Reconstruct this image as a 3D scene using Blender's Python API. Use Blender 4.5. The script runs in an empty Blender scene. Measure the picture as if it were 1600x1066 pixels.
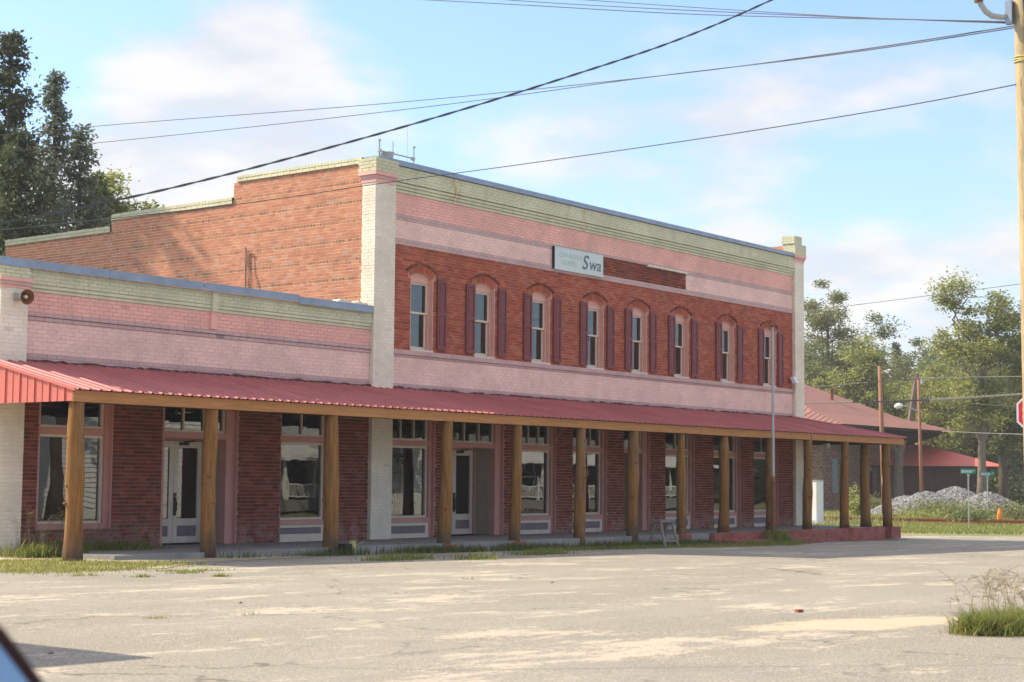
import bpy, math, random
import numpy as np
from mathutils import Vector, Matrix

scene = bpy.context.scene
COL = scene.collection
rad = math.radians

# ------------------------------------------------------------------ camera, sky, sun, exposure
EYE = 1.55
F_PX, YAW, PITCH, ROLL = 2602.26, 0.910055848, 0.0840244, 0.00847666
_fw = Vector((math.sin(YAW) * math.cos(PITCH), math.cos(YAW) * math.cos(PITCH), math.sin(PITCH)))
_r0 = Vector((math.cos(YAW), -math.sin(YAW), 0))
_u0 = _r0.cross(_fw)
_rt = math.cos(ROLL) * _r0 + math.sin(ROLL) * _u0
_up = -math.sin(ROLL) * _r0 + math.cos(ROLL) * _u0
cam_data = bpy.data.cameras.new('camera')
cam = bpy.data.objects.new('camera', cam_data)
COL.objects.link(cam)
cam.matrix_world = Matrix(((_rt.x, _up.x, -_fw.x, 0), (_rt.y, _up.y, -_fw.y, 0), (_rt.z, _up.z, -_fw.z, EYE), (0, 0, 0, 1)))
cam_data.sensor_width = 36
cam_data.lens = F_PX / 1600 * 36
cam_data.clip_start = 0.05
cam_data.clip_end = 6000
cam_data.dof.use_dof = True
cam_data.dof.focus_distance = 40
cam_data.dof.aperture_fstop = 4.6
scene.camera = cam


def at(px, py, dep):
    """survey helper: the point seen at a photo pixel, at a depth in metres"""
    d = _fw + _rt * ((px - 800) / F_PX) - _up * ((py - 533) / F_PX)
    return Vector((0, 0, EYE)) + d * dep


def ray(px, py):
    return (_fw + _rt * ((px - 800) / F_PX) - _up * ((py - 533) / F_PX)).normalized()


SUN_TO = Vector((-0.45, 1.02, 1.0)).normalized()
SUN_EL = math.asin(SUN_TO.z)
SUN_AZ = math.atan2(SUN_TO.x, SUN_TO.y)
sd = bpy.data.lights.new('sun', 'SUN')
sd.energy = 3.3
sd.angle = rad(0.6)
sd.color = (1.0, 0.87, 0.66)
so = bpy.data.objects.new('sun', sd)
so.rotation_euler = SUN_TO.to_track_quat('Z', 'Y').to_euler()
so.location = (0, 0, 60)
COL.objects.link(so)

world = bpy.data.worlds.new('World')
scene.world = world
world.use_nodes = True


class NT:
    """small node-tree writer"""
    def __init__(s, tree):
        s.t = tree
        s.n = tree.nodes
        s.l = tree.links

    def put(s, sock, v):
        if isinstance(v, bpy.types.NodeSocket):
            s.l.new(v, sock)
        elif v is not None:
            if isinstance(v, tuple) and len(v) == 3 and sock.type == 'RGBA':
                v = (*v, 1)
            sock.default_value = v

    def new(s, typ, ins=None, out=0, **kw):
        n = s.n.new(typ)
        for k, v in kw.items():
            setattr(n, k, v)
        for k, v in (ins or {}).items():
            s.put(n.inputs[k], v)
        return n.outputs[out] if out is not None else n

    def math(s, op, a, b=0.0, c=None, clamp=False):
        ins = {0: a, 1: b}
        if c is not None:
            ins[2] = c
        return s.new('ShaderNodeMath', ins, operation=op, use_clamp=clamp)

    def mix(s, f, a, b, blend='MIX'):
        n = s.n.new('ShaderNodeMix')
        n.data_type = 'RGBA'
        n.blend_type = blend
        s.put(n.inputs[0], f)
        s.put(n.inputs[6], a)
        s.put(n.inputs[7], b)
        return n.outputs[2]

    def noise(s, scale, vec=None, detail=4, rough=0.55, out=0):
        ins = {'Scale': scale, 'Detail': detail, 'Roughness': rough}
        if vec is not None:
            ins['Vector'] = vec
        return s.new('ShaderNodeTexNoise', ins, out=out)

    def step(s, v, a, b, lo=0.0, hi=1.0):
        return s.new('ShaderNodeMapRange', {0: v, 1: a, 2: b, 3: lo, 4: hi}, interpolation_type='SMOOTHSTEP')

    def ramp(s, f, stops):
        n = s.n.new('ShaderNodeValToRGB')
        s.put(n.inputs[0], f)
        e = n.color_ramp.elements
        while len(e) < len(stops):
            e.new(0.5)
        for el, (p, c) in zip(e, stops):
            el.position = p
            el.color = (*c, 1)
        return n.outputs[0]

    def mapping(s, vec, scale=(1, 1, 1), rot=(0, 0, 0)):
        return s.new('ShaderNodeMapping', {'Vector': vec, 'Scale': scale, 'Rotation': rot})


w = NT(world.node_tree)
for n in list(w.n):
    w.n.remove(n)
sky = w.n.new('ShaderNodeTexSky')
sky.sky_type = 'NISHITA'
sky.sun_disc = False
sky.sun_elevation = SUN_EL
sky.sun_rotation = SUN_AZ
sky.air_density = 1.0
sky.dust_density = 0.9
sky.ozone_density = 1.6
gen = w.new('ShaderNodeTexCoord', out=0)
sepd = w.new('ShaderNodeSeparateXYZ', {0: gen}, out=None)
zc = w.math('ADD', w.math('MAXIMUM', sepd.outputs[2], 0.0), 0.22)
pv = w.new('ShaderNodeCombineXYZ', {0: w.math('DIVIDE', sepd.outputs[0], zc), 1: w.math('DIVIDE', sepd.outputs[1], zc), 2: w.math('MULTIPLY', sepd.outputs[2], 2.0)})
n1 = w.noise(1.25, pv, 7, 0.52)
n2 = w.noise(4.5, pv, 5, 0.55)
cov = w.math('ADD', w.math('MULTIPLY', n1, 0.75), w.math('MULTIPLY', n2, 0.25))


def lobe(px, py, r0, r1, amp):
    d = ray(px, py)
    dt = w.new('ShaderNodeVectorMath', {0: w.new('ShaderNodeVectorMath', {0: gen}, operation='NORMALIZE'), 1: tuple(d)}, out=1, operation='DOT_PRODUCT')
    return w.math('MULTIPLY', w.step(dt, math.cos(rad(r1)), math.cos(rad(r0))), amp)


for L in ((470, 150, 1.0, 5.0, 0.13), (150, 215, 0.5, 4.5, 0.12), (330, 250, 0.5, 6.0, 0.13), (1350, 330, 2.0, 8.0, 0.13), (1000, 260, 1.5, 7.0, 0.10), (300, -10, 1.0, 5.0, 0.08)):
    cov = w.math('ADD', cov, lobe(*L))
low = w.step(sepd.outputs[2], 0.30, 0.0)
cov = w.math('ADD', cov, w.math('MULTIPLY', low, 0.07))
cmask = w.math('MULTIPLY', w.step(cov, 0.535, 0.69), 0.86)
hazef = w.math('MULTIPLY', w.step(sepd.outputs[2], 0.40, 0.0), 0.36)
skyc = w.mix(hazef, w.mix(1.0, sky.outputs[0], (0.78, 0.92, 1.16), 'MULTIPLY'), (2.0, 2.85, 4.0))
shade = w.mix(w.step(n2, 0.35, 0.65), (2.7, 3.0, 3.45), (3.6, 3.7, 3.85))
skyc = w.mix(cmask, skyc, shade)
veil = w.math('MULTIPLY', w.step(sepd.outputs[2], 0.27, 0.62), 0.62)   # thin high cloud overhead
skyc = w.mix(veil, skyc, (4.3, 4.25, 4.2))
skyc = w.mix(1.0, skyc, (1.09, 1.0, 0.90), 'MULTIPLY')
w.new('ShaderNodeOutputWorld', {0: w.new('ShaderNodeBackground', {0: skyc, 1: 0.12})}, out=None)

vs = scene.view_settings
vs.view_transform = 'Standard'
vs.look = 'None'
vs.exposure = 1.18
vs.gamma = 1.0
vs.use_curve_mapping = False
scene.cycles.max_bounces = 8
scene.cycles.transparent_max_bounces = 12
scene.cycles.caustics_reflective = False
scene.cycles.caustics_refractive = False
scene.cycles.use_denoising = True

rng = np.random.default_rng(7)
random.seed(7)


# ------------------------------------------------------------------ materials
def newmat(name):
    m = bpy.data.materials.new(name)
    m.use_nodes = True
    t = NT(m.node_tree)
    b = t.n['Principled BSDF']
    return m, t, b


def bump(t, b, h, strength=0.3, dist=0.01):
    t.put(b.inputs['Normal'], t.new('ShaderNodeBump', {'Height': h, 'Strength': strength, 'Distance': dist}))


def wpos(t):
    return t.new('ShaderNodeNewGeometry', out=0)


def island(t):
    g = t.n.new('ShaderNodeNewGeometry')
    o = t.n.new('ShaderNodeObjectInfo')
    return t.math('FRACT', t.math('ADD', g.outputs['Random Per Island'], o.outputs['Random']))


def simple(name, col, rough=0.7, var=0.25, scale=6.0, metal=0.0, bumpy=0.15, spec=0.3, isl=0.0):
    m, t, b = newmat(name)
    p = wpos(t)
    n = t.noise(scale, p, 6, 0.6)
    n2 = t.noise(scale * 9, p, 3, 0.6)
    f = t.math('ADD', t.math('MULTIPLY', n, 0.65), t.math('MULTIPLY', n2, 0.35))
    lo = tuple(c * (1 - var) for c in col)
    hi = tuple(min(1, c * (1 + var)) for c in col)
    c = t.ramp(f, [(0.3, lo), (0.7, hi)])
    if isl:
        c = t.mix(1.0, c, t.ramp(island(t), [(0, (1 - isl,) * 3), (1, (1 + isl * 0.6,) * 3)]), 'MULTIPLY')
    t.put(b.inputs['Base Color'], c)
    b.inputs['Roughness'].default_value = rough
    b.inputs['Metallic'].default_value = metal
    b.inputs['Specular IOR Level'].default_value = spec
    if bumpy:
        bump(t, b, f, bumpy, 0.02)
    return m


def brickmat(name, stops, grey=0.25, base_wear=True, smear=0.0):
    m, t, b = newmat(name)
    p = wpos(t)
    c = t.ramp(island(t), stops)
    n = t.noise(2.2, p, 6, 0.65)
    c = t.mix(t.math('MULTIPLY', t.step(n, 0.5, 0.72), grey), c, (0.27, 0.23, 0.22))
    c = t.mix(t.math('MULTIPLY', t.step(t.noise(0.7, p, 4, 0.6), 0.45, 0.7), 0.35), c, t.mix(1.0, c, (0.6, 0.55, 0.55), 'MULTIPLY'))
    fine = t.noise(70, p, 3, 0.7)
    c = t.mix(t.step(fine, 0.55, 0.8, 0, 0.4), c, (0.42, 0.25, 0.18))
    if smear:
        pm = t.mapping(p, (1.2, 1.2, 9))
        c = t.mix(t.step(t.noise(6, pm, 4, 0.7), 0.58, 0.75, 0, smear), c, (0.5, 0.38, 0.33))
    if base_wear:
        z = t.new('ShaderNodeSeparateXYZ', {0: p}, out=2)
        f = t.math('MULTIPLY', t.step(z, 0.95, 0.15), t.step(t.noise(5, p, 5, 0.7), 0.38, 0.62))
        c = t.mix(t.math('MULTIPLY', f, 0.55), c, (0.40, 0.31, 0.29))
    t.put(b.inputs['Base Color'], c)
    b.inputs['Roughness'].default_value = 0.9
    b.inputs['Specular IOR Level'].default_value = 0.2
    bump(t, b, t.noise(45, p, 5, 0.7), 0.35, 0.003)
    return m


def paintmat(name, col, dark=(0.13, 0.09, 0.08), chips=0.5, var=0.14, stain=None, drips=0.16):
    """old masonry paint: faded, with grime and small chips"""
    m, t, b = newmat(name)
    p = wpos(t)
    c = t.ramp(t.noise(1.3, p, 6, 0.6), [(0.3, tuple(x * (1 - var) for x in col)), (0.7, tuple(min(1, x * (1 + var)) for x in col))])
    c = t.mix(1.0, c, t.ramp(island(t), [(0, (0.96, 0.955, 0.95)), (1, (1.03, 1.03, 1.025))]), 'MULTIPLY')
    pm = t.mapping(p, (3.0, 3.0, 0.5))
    c = t.mix(t.math('MULTIPLY', t.step(t.noise(1.2, pm, 5, 0.65), 0.53, 0.75), drips), c, (0.34, 0.30, 0.24))
    ch = t.step(t.noise(16, p, 6, 0.75), 0.69, 0.73)
    c = t.mix(t.math('MULTIPLY', ch, chips), c, dark)
    if stain:
        s = t.new('ShaderNodeSeparateXYZ', {0: p}, out=None)
        dx = t.math('MINIMUM', t.math('ABSOLUTE', t.math('SUBTRACT', s.outputs[0], stain)), t.math('ADD', t.math('ABSOLUTE', t.math('SUBTRACT', s.outputs[0], stain + 5.5)), 0.06))
        f = t.math('MULTIPLY', t.step(dx, 0.34, 0.03), t.step(t.noise(9, t.mapping(p, (2.2, 2.2, 0.5)), 5, 0.7), 0.46, 0.62))
        c = t.mix(t.math('MULTIPLY', f, 0.85), c, (0.42, 0.22, 0.06))
    t.put(b.inputs['Base Color'], c)
    b.inputs['Roughness'].default_value = 0.75
    b.inputs['Specular IOR Level'].default_value = 0.3
    bump(t, b, t.noise(40, p, 5, 0.7), 0.25, 0.002)
    return m


def woodmat(name, lo, hi, along='z', rough=0.75, dark_base=None):
    m, t, b = newmat(name)
    p = wpos(t)
    sc = {'z': (14, 14, 0.9), 'x': (0.9, 14, 14), 'y': (14, 0.9, 14)}[along]
    n = t.noise(1.6, t.mapping(p, sc), 6, 0.65)
    k = t.noise(3.5, t.mapping(p, (1, 1, 0.6)), 4, 0.6)
    c = t.ramp(n, [(0.28, lo), (0.7, hi)])
    c = t.mix(t.step(k, 0.62, 0.75, 0, 0.55), c, tuple(x * 0.45 for x in lo))
    if along == 'z':
        chk = t.noise(2.3, t.mapping(p, (22, 22, 0.45)), 4, 0.6)
        c = t.mix(t.step(chk, 0.60, 0.68, 0, 0.7), c, tuple(x * 0.35 for x in lo))
        c = t.mix(t.step(t.noise(1.1, t.mapping(p, (3, 3, 0.8)), 5, 0.65), 0.46, 0.72, 0, 0.45), c, (0.21, 0.155, 0.10))
    if dark_base is not None:
        z = t.new('ShaderNodeSeparateXYZ', {0: p}, out=2)
        f = t.math('MULTIPLY', t.step(z, dark_base + 0.55, dark_base - 0.1), t.step(k, 0.25, 0.6))
        c = t.mix(t.math('MULTIPLY', f, 0.88), c, (0.075, 0.055, 0.04))
    t.put(b.inputs['Base Color'], c)
    b.inputs['Roughness'].default_value = rough
    b.inputs['Specular IOR Level'].default_value = 0.25
    bump(t, b, n, 0.5, 0.02)
    return m


def glassmat(name, tint=(0.62, 0.66, 0.66), ior=1.75, wave=0.0022, rough=0.0):
    m, t, b = newmat(name)
    t.n.remove(b)
    p = wpos(t)
    nrm = t.new('ShaderNodeBump', {'Height': t.noise(1.3, t.mapping(p, (1, 1, 0.55)), 2, 0.4), 'Strength': 1.0, 'Distance': wave})
    fr = t.new('ShaderNodeFresnel', {'IOR': ior, 'Normal': nrm})
    gl = t.new('ShaderNodeBsdfGlossy', {'Color': (0.95, 0.97, 0.97), 'Roughness': rough, 'Normal': nrm})
    tr = t.new('ShaderNodeBsdfTransparent', {'Color': tint})
    mx = t.new('ShaderNodeMixShader', {0: t.math('MULTIPLY', fr, 1.25, clamp=True), 1: tr, 2: gl})
    t.l.new(mx, t.n['Material Output'].inputs[0])
    return m


def leafmat(name, lo, hi, trans=0.5):
    m, t, b = newmat(name)
    t.n.remove(b)
    p = wpos(t)
    f = t.math('ADD', t.math('MULTIPLY', island(t), 0.6), t.math('MULTIPLY', t.noise(0.5, p, 3, 0.6), 0.45))
    c = t.ramp(f, [(0.2, lo), (0.85, hi)])
    d = t.new('ShaderNodeBsdfDiffuse', {'Color': c})
    tr = t.new('ShaderNodeBsdfTranslucent', {'Color': t.mix(0.5, c, tuple(min(1, x * 1.3) for x in hi))})
    g = t.new('ShaderNodeBsdfGlossy', {'Color': (0.6, 0.6, 0.6), 'Roughness': 0.45})
    mx = t.new('ShaderNodeMixShader', {0: trans, 1: d, 2: tr})
    mx = t.new('ShaderNodeMixShader', {0: 0.04, 1: mx, 2: g})
    t.l.new(mx, t.n['Material Output'].inputs[0])
    return m


BR = [(0.0, (0.29, 0.068, 0.042)), (0.3, (0.37, 0.086, 0.05)), (0.65, (0.415, 0.103, 0.058)), (0.92, (0.48, 0.15, 0.085)), (1.0, (0.33, 0.12, 0.085))]
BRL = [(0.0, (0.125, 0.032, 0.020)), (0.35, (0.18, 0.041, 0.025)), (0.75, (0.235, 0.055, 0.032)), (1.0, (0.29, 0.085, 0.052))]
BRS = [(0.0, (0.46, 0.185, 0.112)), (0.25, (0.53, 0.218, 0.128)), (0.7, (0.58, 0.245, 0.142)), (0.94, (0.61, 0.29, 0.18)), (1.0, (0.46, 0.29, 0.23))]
M = {}
M['brick'] = brickmat('red brick', BR, 0.18, smear=0.35)
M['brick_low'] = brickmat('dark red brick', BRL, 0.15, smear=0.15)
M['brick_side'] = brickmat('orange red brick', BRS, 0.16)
M['header'] = brickmat('brown header brick', [(0, (0.27, 0.13, 0.08)), (0.5, (0.40, 0.18, 0.105)), (1, (0.54, 0.235, 0.135))], 0.2)
M['brick_depot'] = brickmat('brown depot brick', [(0, (0.14, 0.085, 0.06)), (0.5, (0.23, 0.14, 0.10)), (1, (0.33, 0.22, 0.16))], 0.2, False)
M['mortar'] = simple('pale mortar', (0.80, 0.56, 0.38), 0.95, 0.35, 5)
M['mortar_dark'] = simple('pinkish mortar', (0.52, 0.25, 0.165), 0.95, 0.4, 3)
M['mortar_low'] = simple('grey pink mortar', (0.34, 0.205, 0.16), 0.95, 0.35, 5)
M['pink'] = paintmat('salmon pink paint', (0.85, 0.455, 0.38))
M['pink_pale'] = paintmat('pale pink paint', (0.87, 0.585, 0.505), chips=0.2)
M['lav'] = paintmat('mauve paint', (0.60, 0.395, 0.37))
M['green'] = paintmat('pale green paint', (0.64, 0.62, 0.42), stain=31.15, drips=0.4)
M['cream'] = paintmat('cream white paint', (0.83, 0.745, 0.605), chips=0.25)
M['pink_joint'] = simple('darker pink joints', (0.66, 0.33, 0.275), 0.9, 0.4, 2)  # joint paint, a darker pink than the brick faces
M['palepink_joint'] = simple('pale pink joints', (0.78, 0.51, 0.44), 0.9, 0.35, 6)
M['lav_joint'] = simple('mauve joints', (0.40, 0.26, 0.25), 0.9, 0.4, 6)
M['green_joint'] = simple('green joints', (0.46, 0.44, 0.29), 0.9, 0.5, 6)
M['cream_joint'] = simple('cream joints', (0.74, 0.66, 0.54), 0.9, 0.25, 6)
M['maroon'] = simple('maroon shutter paint', (0.19, 0.042, 0.042), 0.55, 0.2, 3, spec=0.4)
M['trim_pink'] = simple('pink wood trim', (0.56, 0.275, 0.235), 0.6, 0.12, 3)
M['trim_peach'] = simple('peach wood trim', (0.74, 0.42, 0.34), 0.6, 0.12, 3)
M['trim_cream'] = simple('cream wood trim', (0.70, 0.60, 0.49), 0.6, 0.14, 4)
M['panel_lav'] = simple('grey mauve panel', (0.20, 0.165, 0.185), 0.6, 0.15, 3)
M['beige'] = simple('beige plaster', (0.38, 0.32, 0.25), 0.85, 0.22, 2)
M['red_metal'] = simple('faded red roofing metal', (0.40, 0.115, 0.115), 0.56, 0.22, 0.9, bumpy=0.03, spec=0.35, isl=0.14)
M['red_metal_end'] = simple('red gable metal', (0.62, 0.155, 0.12), 0.5, 0.1, 1.0, bumpy=0.03, spec=0.5)
M['flashing'] = simple('blue grey flashing', (0.27, 0.32, 0.40), 0.45, 0.2, 2.5, metal=0.35, spec=0.5)
M['fascia'] = woodmat('orange stained board', (0.37, 0.158, 0.054), (0.53, 0.25, 0.09), 'x')
M['log'] = woodmat('peeled pine log', (0.145, 0.062, 0.018), (0.35, 0.165, 0.045), 'z', dark_base=0.25)
M['old_wood'] = woodmat('weathered grey wood', (0.15, 0.135, 0.115), (0.33, 0.30, 0.26), 'z')
M['dark_wood'] = simple('dark soffit wood', (0.07, 0.045, 0.03), 0.8)
M['concrete'] = simple('grey sidewalk concrete', (0.26, 0.255, 0.245), 0.9, 0.25, 1.6, bumpy=0.3)
M['red_paint'] = simple('worn red kerb paint', (0.29, 0.095, 0.08), 0.85, 0.6, 3.5, bumpy=0.3)
M['glass'] = glassmat('old window glass')
M['glass_up'] = glassmat('upper window glass', (0.5, 0.52, 0.55), 1.72, 0.004)
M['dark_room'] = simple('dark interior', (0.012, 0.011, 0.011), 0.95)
M['curtain'] = simple('dusty curtain', (0.22, 0.22, 0.23), 0.9, 0.25, 4)
M['tar'] = simple('grey tar roof', (0.14, 0.14, 0.14), 0.9)
M['tar_dark'] = simple('cracked dark sealant', (0.10, 0.055, 0.055), 0.9, 0.5, 9)
M['conduit_paint'] = simple('weathered pinkish conduit', (0.46, 0.27, 0.20), 0.8, 0.3, 6)
M['black'] = simple('black metal', (0.015, 0.015, 0.016), 0.4)
M['brass'] = simple('brass', (0.55, 0.40, 0.18), 0.35, metal=0.8)
M['grey_metal'] = simple('galvanised grey', (0.42, 0.43, 0.43), 0.45, 0.15, 4, metal=0.5)
M['rust'] = simple('rusty steel', (0.23, 0.10, 0.05), 0.75, 0.45, 7, metal=0.2)
M['white_paint'] = simple('white painted steel', (0.78, 0.77, 0.74), 0.5, 0.07, 5)
M['sign_face'] = simple('pale aqua sign face', (0.62, 0.68, 0.655), 0.45, 0.07, 2)
M['sign_faded'] = simple('faded green lettering', (0.46, 0.61, 0.54), 0.5, 0.05, 2)
M['sign_dark'] = simple('dark teal lettering', (0.13, 0.18, 0.18), 0.5, 0.1, 4)
M['stop_red'] = simple('stop sign red', (0.72, 0.045, 0.07), 0.4, 0.05, 3)
M['sign_white'] = simple('reflective white', (0.82, 0.83, 0.82), 0.4, 0.03, 3)
M['street_green'] = simple('street sign green', (0.0, 0.24, 0.15), 0.4, 0.06, 3)
M['pole_wood'] = woodmat('utility pole wood', (0.33, 0.25, 0.14), (0.56, 0.45, 0.27), 'z')
M['pole_red'] = woodmat('reddish pole wood', (0.20, 0.085, 0.05), (0.37, 0.17, 0.10), 'z')
M['wire'] = simple('black cable', (0.075, 0.08, 0.09), 0.6, 0.2, 3)
M['wire_grey'] = simple('weathered cable', (0.17, 0.17, 0.165), 0.6, 0.2, 3)
M['orange'] = simple('orange plastic', (0.80, 0.26, 0.03), 0.5, 0.12, 3)
M['yellow'] = simple('faded yellow paint', (0.55, 0.45, 0.18), 0.7, 0.2, 8)
M['shingle'] = simple('brown red shingles', (0.26, 0.125, 0.105), 0.85, 0.16, 1.2, isl=0.12)
M['shingle_line'] = simple('dark shingle joint', (0.05, 0.022, 0.018), 0.9)
M['shed_roof'] = simple('bright red shed roof', (0.80, 0.17, 0.135), 0.5, 0.12, 1)
M['shed_wall'] = simple('brown shed boards', (0.115, 0.055, 0.038), 0.8, 0.3, 2)
M['eave_dark'] = simple('dark eave boards', (0.055, 0.04, 0.032), 0.8)
M['blue_grey'] = simple('faded blue grey board', (0.23, 0.26, 0.27), 0.8, 0.2, 3)
M['clap'] = simple('white clapboard', (0.80, 0.80, 0.78), 0.6, 0.05, 2)
M['dark_siding'] = simple('dark green grey siding', (0.045, 0.05, 0.04), 0.8, 0.3, 3)
M['roof_grey'] = simple('grey house shingles', (0.20, 0.19, 0.18), 0.9, 0.2, 3)
M['bark'] = woodmat('grey brown bark', (0.11, 0.085, 0.065), (0.27, 0.225, 0.18), 'z', 0.95)
M['bark_dark'] = woodmat('dark bark', (0.045, 0.033, 0.026), (0.11, 0.085, 0.065), 'z', 0.95)
M['car_paint'] = simple('maroon car paint', (0.115, 0.065, 0.06), 0.3, 0.05, 3, bumpy=0, spec=0.5)
M['car_glass'] = simple('dark car glass', (0.02, 0.022, 0.025), 0.05, 0.05, 3, bumpy=0, spec=0.6)
M['tyre'] = simple('tyre rubber', (0.02, 0.02, 0.02), 0.85)
M['mirror'] = simple('mirror glass', (0.33, 0.36, 0.39), 0.02, 0.0, 3, metal=1.0, bumpy=0)
M['lamp_glass'] = simple('lamp lens', (0.65, 0.66, 0.62), 0.25, 0.05, 3)

LEAF = {
    'yellow': leafmat('yellow green leaves', (0.115, 0.145, 0.036), (0.37, 0.385, 0.115), 0.58),
    'olive': leafmat('olive green leaves', (0.078, 0.098, 0.034), (0.24, 0.255, 0.095), 0.55),
    'mid': leafmat('mid green leaves', (0.066, 0.095, 0.026), (0.22, 0.26, 0.085), 0.5),
    'dark': leafmat('dark green leaves', (0.028, 0.044, 0.022), (0.10, 0.125, 0.06), 0.35),
    'cedar': leafmat('blue green needles', (0.06, 0.084, 0.056), (0.175, 0.215, 0.145), 0.4),
    'shade': leafmat('deep green leaves', (0.045, 0.064, 0.026), (0.145, 0.175, 0.065), 0.35),
}
GRASS = leafmat('green weeds', (0.10, 0.135, 0.025), (0.27, 0.30, 0.075), 0.5)
GRASS_DK = leafmat('darker weeds', (0.055, 0.085, 0.022), (0.14, 0.18, 0.05), 0.4)
GRASS_YE = leafmat('yellowing grass', (0.17, 0.18, 0.05), (0.38, 0.35, 0.12), 0.45)
STRAW = leafmat('dry seed stalks', (0.22, 0.16, 0.075), (0.42, 0.34, 0.18), 0.3)


def asphalt_mat():
    m, t, b = newmat('worn pale asphalt')
    p = wpos(t)
    fine = t.noise(55, p, 3, 0.8)
    med = t.noise(13, p, 4, 0.7)
    big = t.noise(0.35, t.mapping(p, (0.5, 1.3, 1)), 6, 0.6)
    c = t.ramp(fine, [(0.35, (0.105, 0.096, 0.079)), (0.5, (0.265, 0.244, 0.203)), (0.65, (0.52, 0.478, 0.40))])
    c = t.mix(t.step(med, 0.35, 0.7, 0, 0.35), c, (0.19, 0.18, 0.172))
    c = t.mix(t.step(big, 0.42, 0.62, 0, 0.3), c, (0.36, 0.335, 0.295))
    # drifts of pale sand, drawn out along the street
    ps = t.mapping(p, (0.42, 1.15, 1), (0, 0, rad(-14)))
    s1 = t.noise(0.75, ps, 7, 0.68)
    s2 = t.noise(4.0, ps, 6, 0.7)
    sm = t.math('ADD', t.math('MULTIPLY', s1, 0.50), t.math('ADD', t.math('MULTIPLY', s2, 0.28), t.math('MULTIPLY', med, 0.22)))
    sand = t.mix(t.noise(30, p, 3, 0.7), (0.48, 0.41, 0.32), (0.64, 0.56, 0.455))
    c = t.mix(t.math('MULTIPLY', t.step(sm, 0.52, 0.575), 0.6), c, sand)
    # washed-out sandy hollow by the lower right tuft
    sp_ = t.new('ShaderNodeSeparateXYZ', {0: p}, out=None)
    ex = t.math('DIVIDE', t.math('SUBTRACT', sp_.outputs[0], 15.7), 2.0)
    ey = t.math('DIVIDE', t.math('SUBTRACT', t.math('SUBTRACT', sp_.outputs[1], 7.62), t.math('MULTIPLY', ex, -0.30)), 0.62)
    er = t.math('SQRT', t.math('ADD', t.math('MULTIPLY', ex, ex), t.math('MULTIPLY', ey, ey)))
    er = t.math('ADD', er, t.math('MULTIPLY', t.math('SUBTRACT', t.noise(2.6, t.mapping(p, (0.6, 1.4, 1)), 6, 0.7), 0.5), 1.5))
    c = t.mix(t.step(er, 1.0, 0.72, 0, 0.92), c, t.mix(t.noise(3, p, 5, 0.6), (0.42, 0.335, 0.235), (0.56, 0.47, 0.36)))
    # hairline cracks
    wv = t.new('ShaderNodeVectorMath', {0: p, 1: t.new('ShaderNodeVectorMath', {0: t.noise(1.2, p, 4, 0.6, out=1), 3: 1.6}, operation='SCALE')}, operation='ADD')
    vor = t.new('ShaderNodeTexVoronoi', {'Vector': t.mapping(wv, (0.7, 0.7, 0.001)), 'Scale': 0.42}, feature='DISTANCE_TO_EDGE')
    ck = t.math('MULTIPLY', t.step(vor, 0.011, 0.0), t.step(t.noise(0.45, p, 3, 0.5), 0.45, 0.56))
    c = t.mix(t.math('MULTIPLY', ck, 0.7), c, (0.09, 0.08, 0.07))
    # darker worn patches and old oil drips
    od = t.math('MULTIPLY', t.step(t.noise(0.22, p, 5, 0.6), 0.52, 0.66), t.step(t.noise(3, p, 5, 0.7), 0.3, 0.7))
    c = t.mix(t.math('MULTIPLY', od, 0.28), c, (0.16, 0.15, 0.14))
    sp2 = t.new('ShaderNodeTexVoronoi', {'Vector': t.mapping(p, (1, 1, 0.001)), 'Scale': 0.55}, feature='F1')
    c = t.mix(t.step(t.math('ADD', sp2, t.math('MULTIPLY', t.noise(6, p, 4, 0.7), 0.16)), 0.15, 0.10, 0, 0.35), c, (0.10, 0.095, 0.09))
    t.put(b.inputs['Base Color'], c)
    b.inputs['Roughness'].default_value = 0.92
    b.inputs['Specular IOR Level'].default_value = 0.25
    bump(t, b, fine, 0.55, 0.012)
    return m


def ground_mat():
    m, t, b = newmat('grass and dirt ground')
    p = wpos(t)
    n = t.noise(0.35, p, 6, 0.65)
    g = t.ramp(t.noise(7, p, 5, 0.7), [(0.3, (0.085, 0.11, 0.03)), (0.7, (0.24, 0.25, 0.085))])
    c = t.mix(t.step(n, 0.50, 0.66), g, (0.40, 0.31, 0.19))
    t.put(b.inputs['Base Color'], c)
    b.inputs['Roughness'].default_value = 0.95
    bump(t, b, t.noise(12, p, 5, 0.7), 0.6, 0.05)
    return m


def dirt_mat():
    m, t, b = newmat('sandy dirt')
    p = wpos(t)
    c = t.ramp(t.noise(2.2, p, 6, 0.65), [(0.3, (0.30, 0.245, 0.175)), (0.7, (0.52, 0.43, 0.31))])
    c = t.mix(t.step(t.noise(1.1, p, 5, 0.6), 0.52, 0.68, 0, 0.7), c, (0.20, 0.195, 0.08))
    t.put(b.inputs['Base Color'], c)
    b.inputs['Roughness'].default_value = 0.95
    bump(t, b, t.noise(30, p, 5, 0.7), 0.5, 0.02)
    return m


def gravel_mat():
    m, t, b = newmat('grey crushed stone')
    p = wpos(t)
    c = t.ramp(island(t), [(0, (0.13, 0.13, 0.132)), (0.5, (0.25, 0.248, 0.245)), (1, (0.43, 0.42, 0.40))])
    t.put(b.inputs['Base Color'], c)
    b.inputs['Roughness'].default_value = 0.9
    bump(t, b, t.noise(25, p, 3, 0.7), 0.4, 0.03)
    return m


M['asphalt'] = asphalt_mat()
M['ground'] = ground_mat()
M['dirt'] = dirt_mat()
M['gravel'] = gravel_mat()

# ------------------------------------------------------------------ building helpers
OFF = {}


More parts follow.
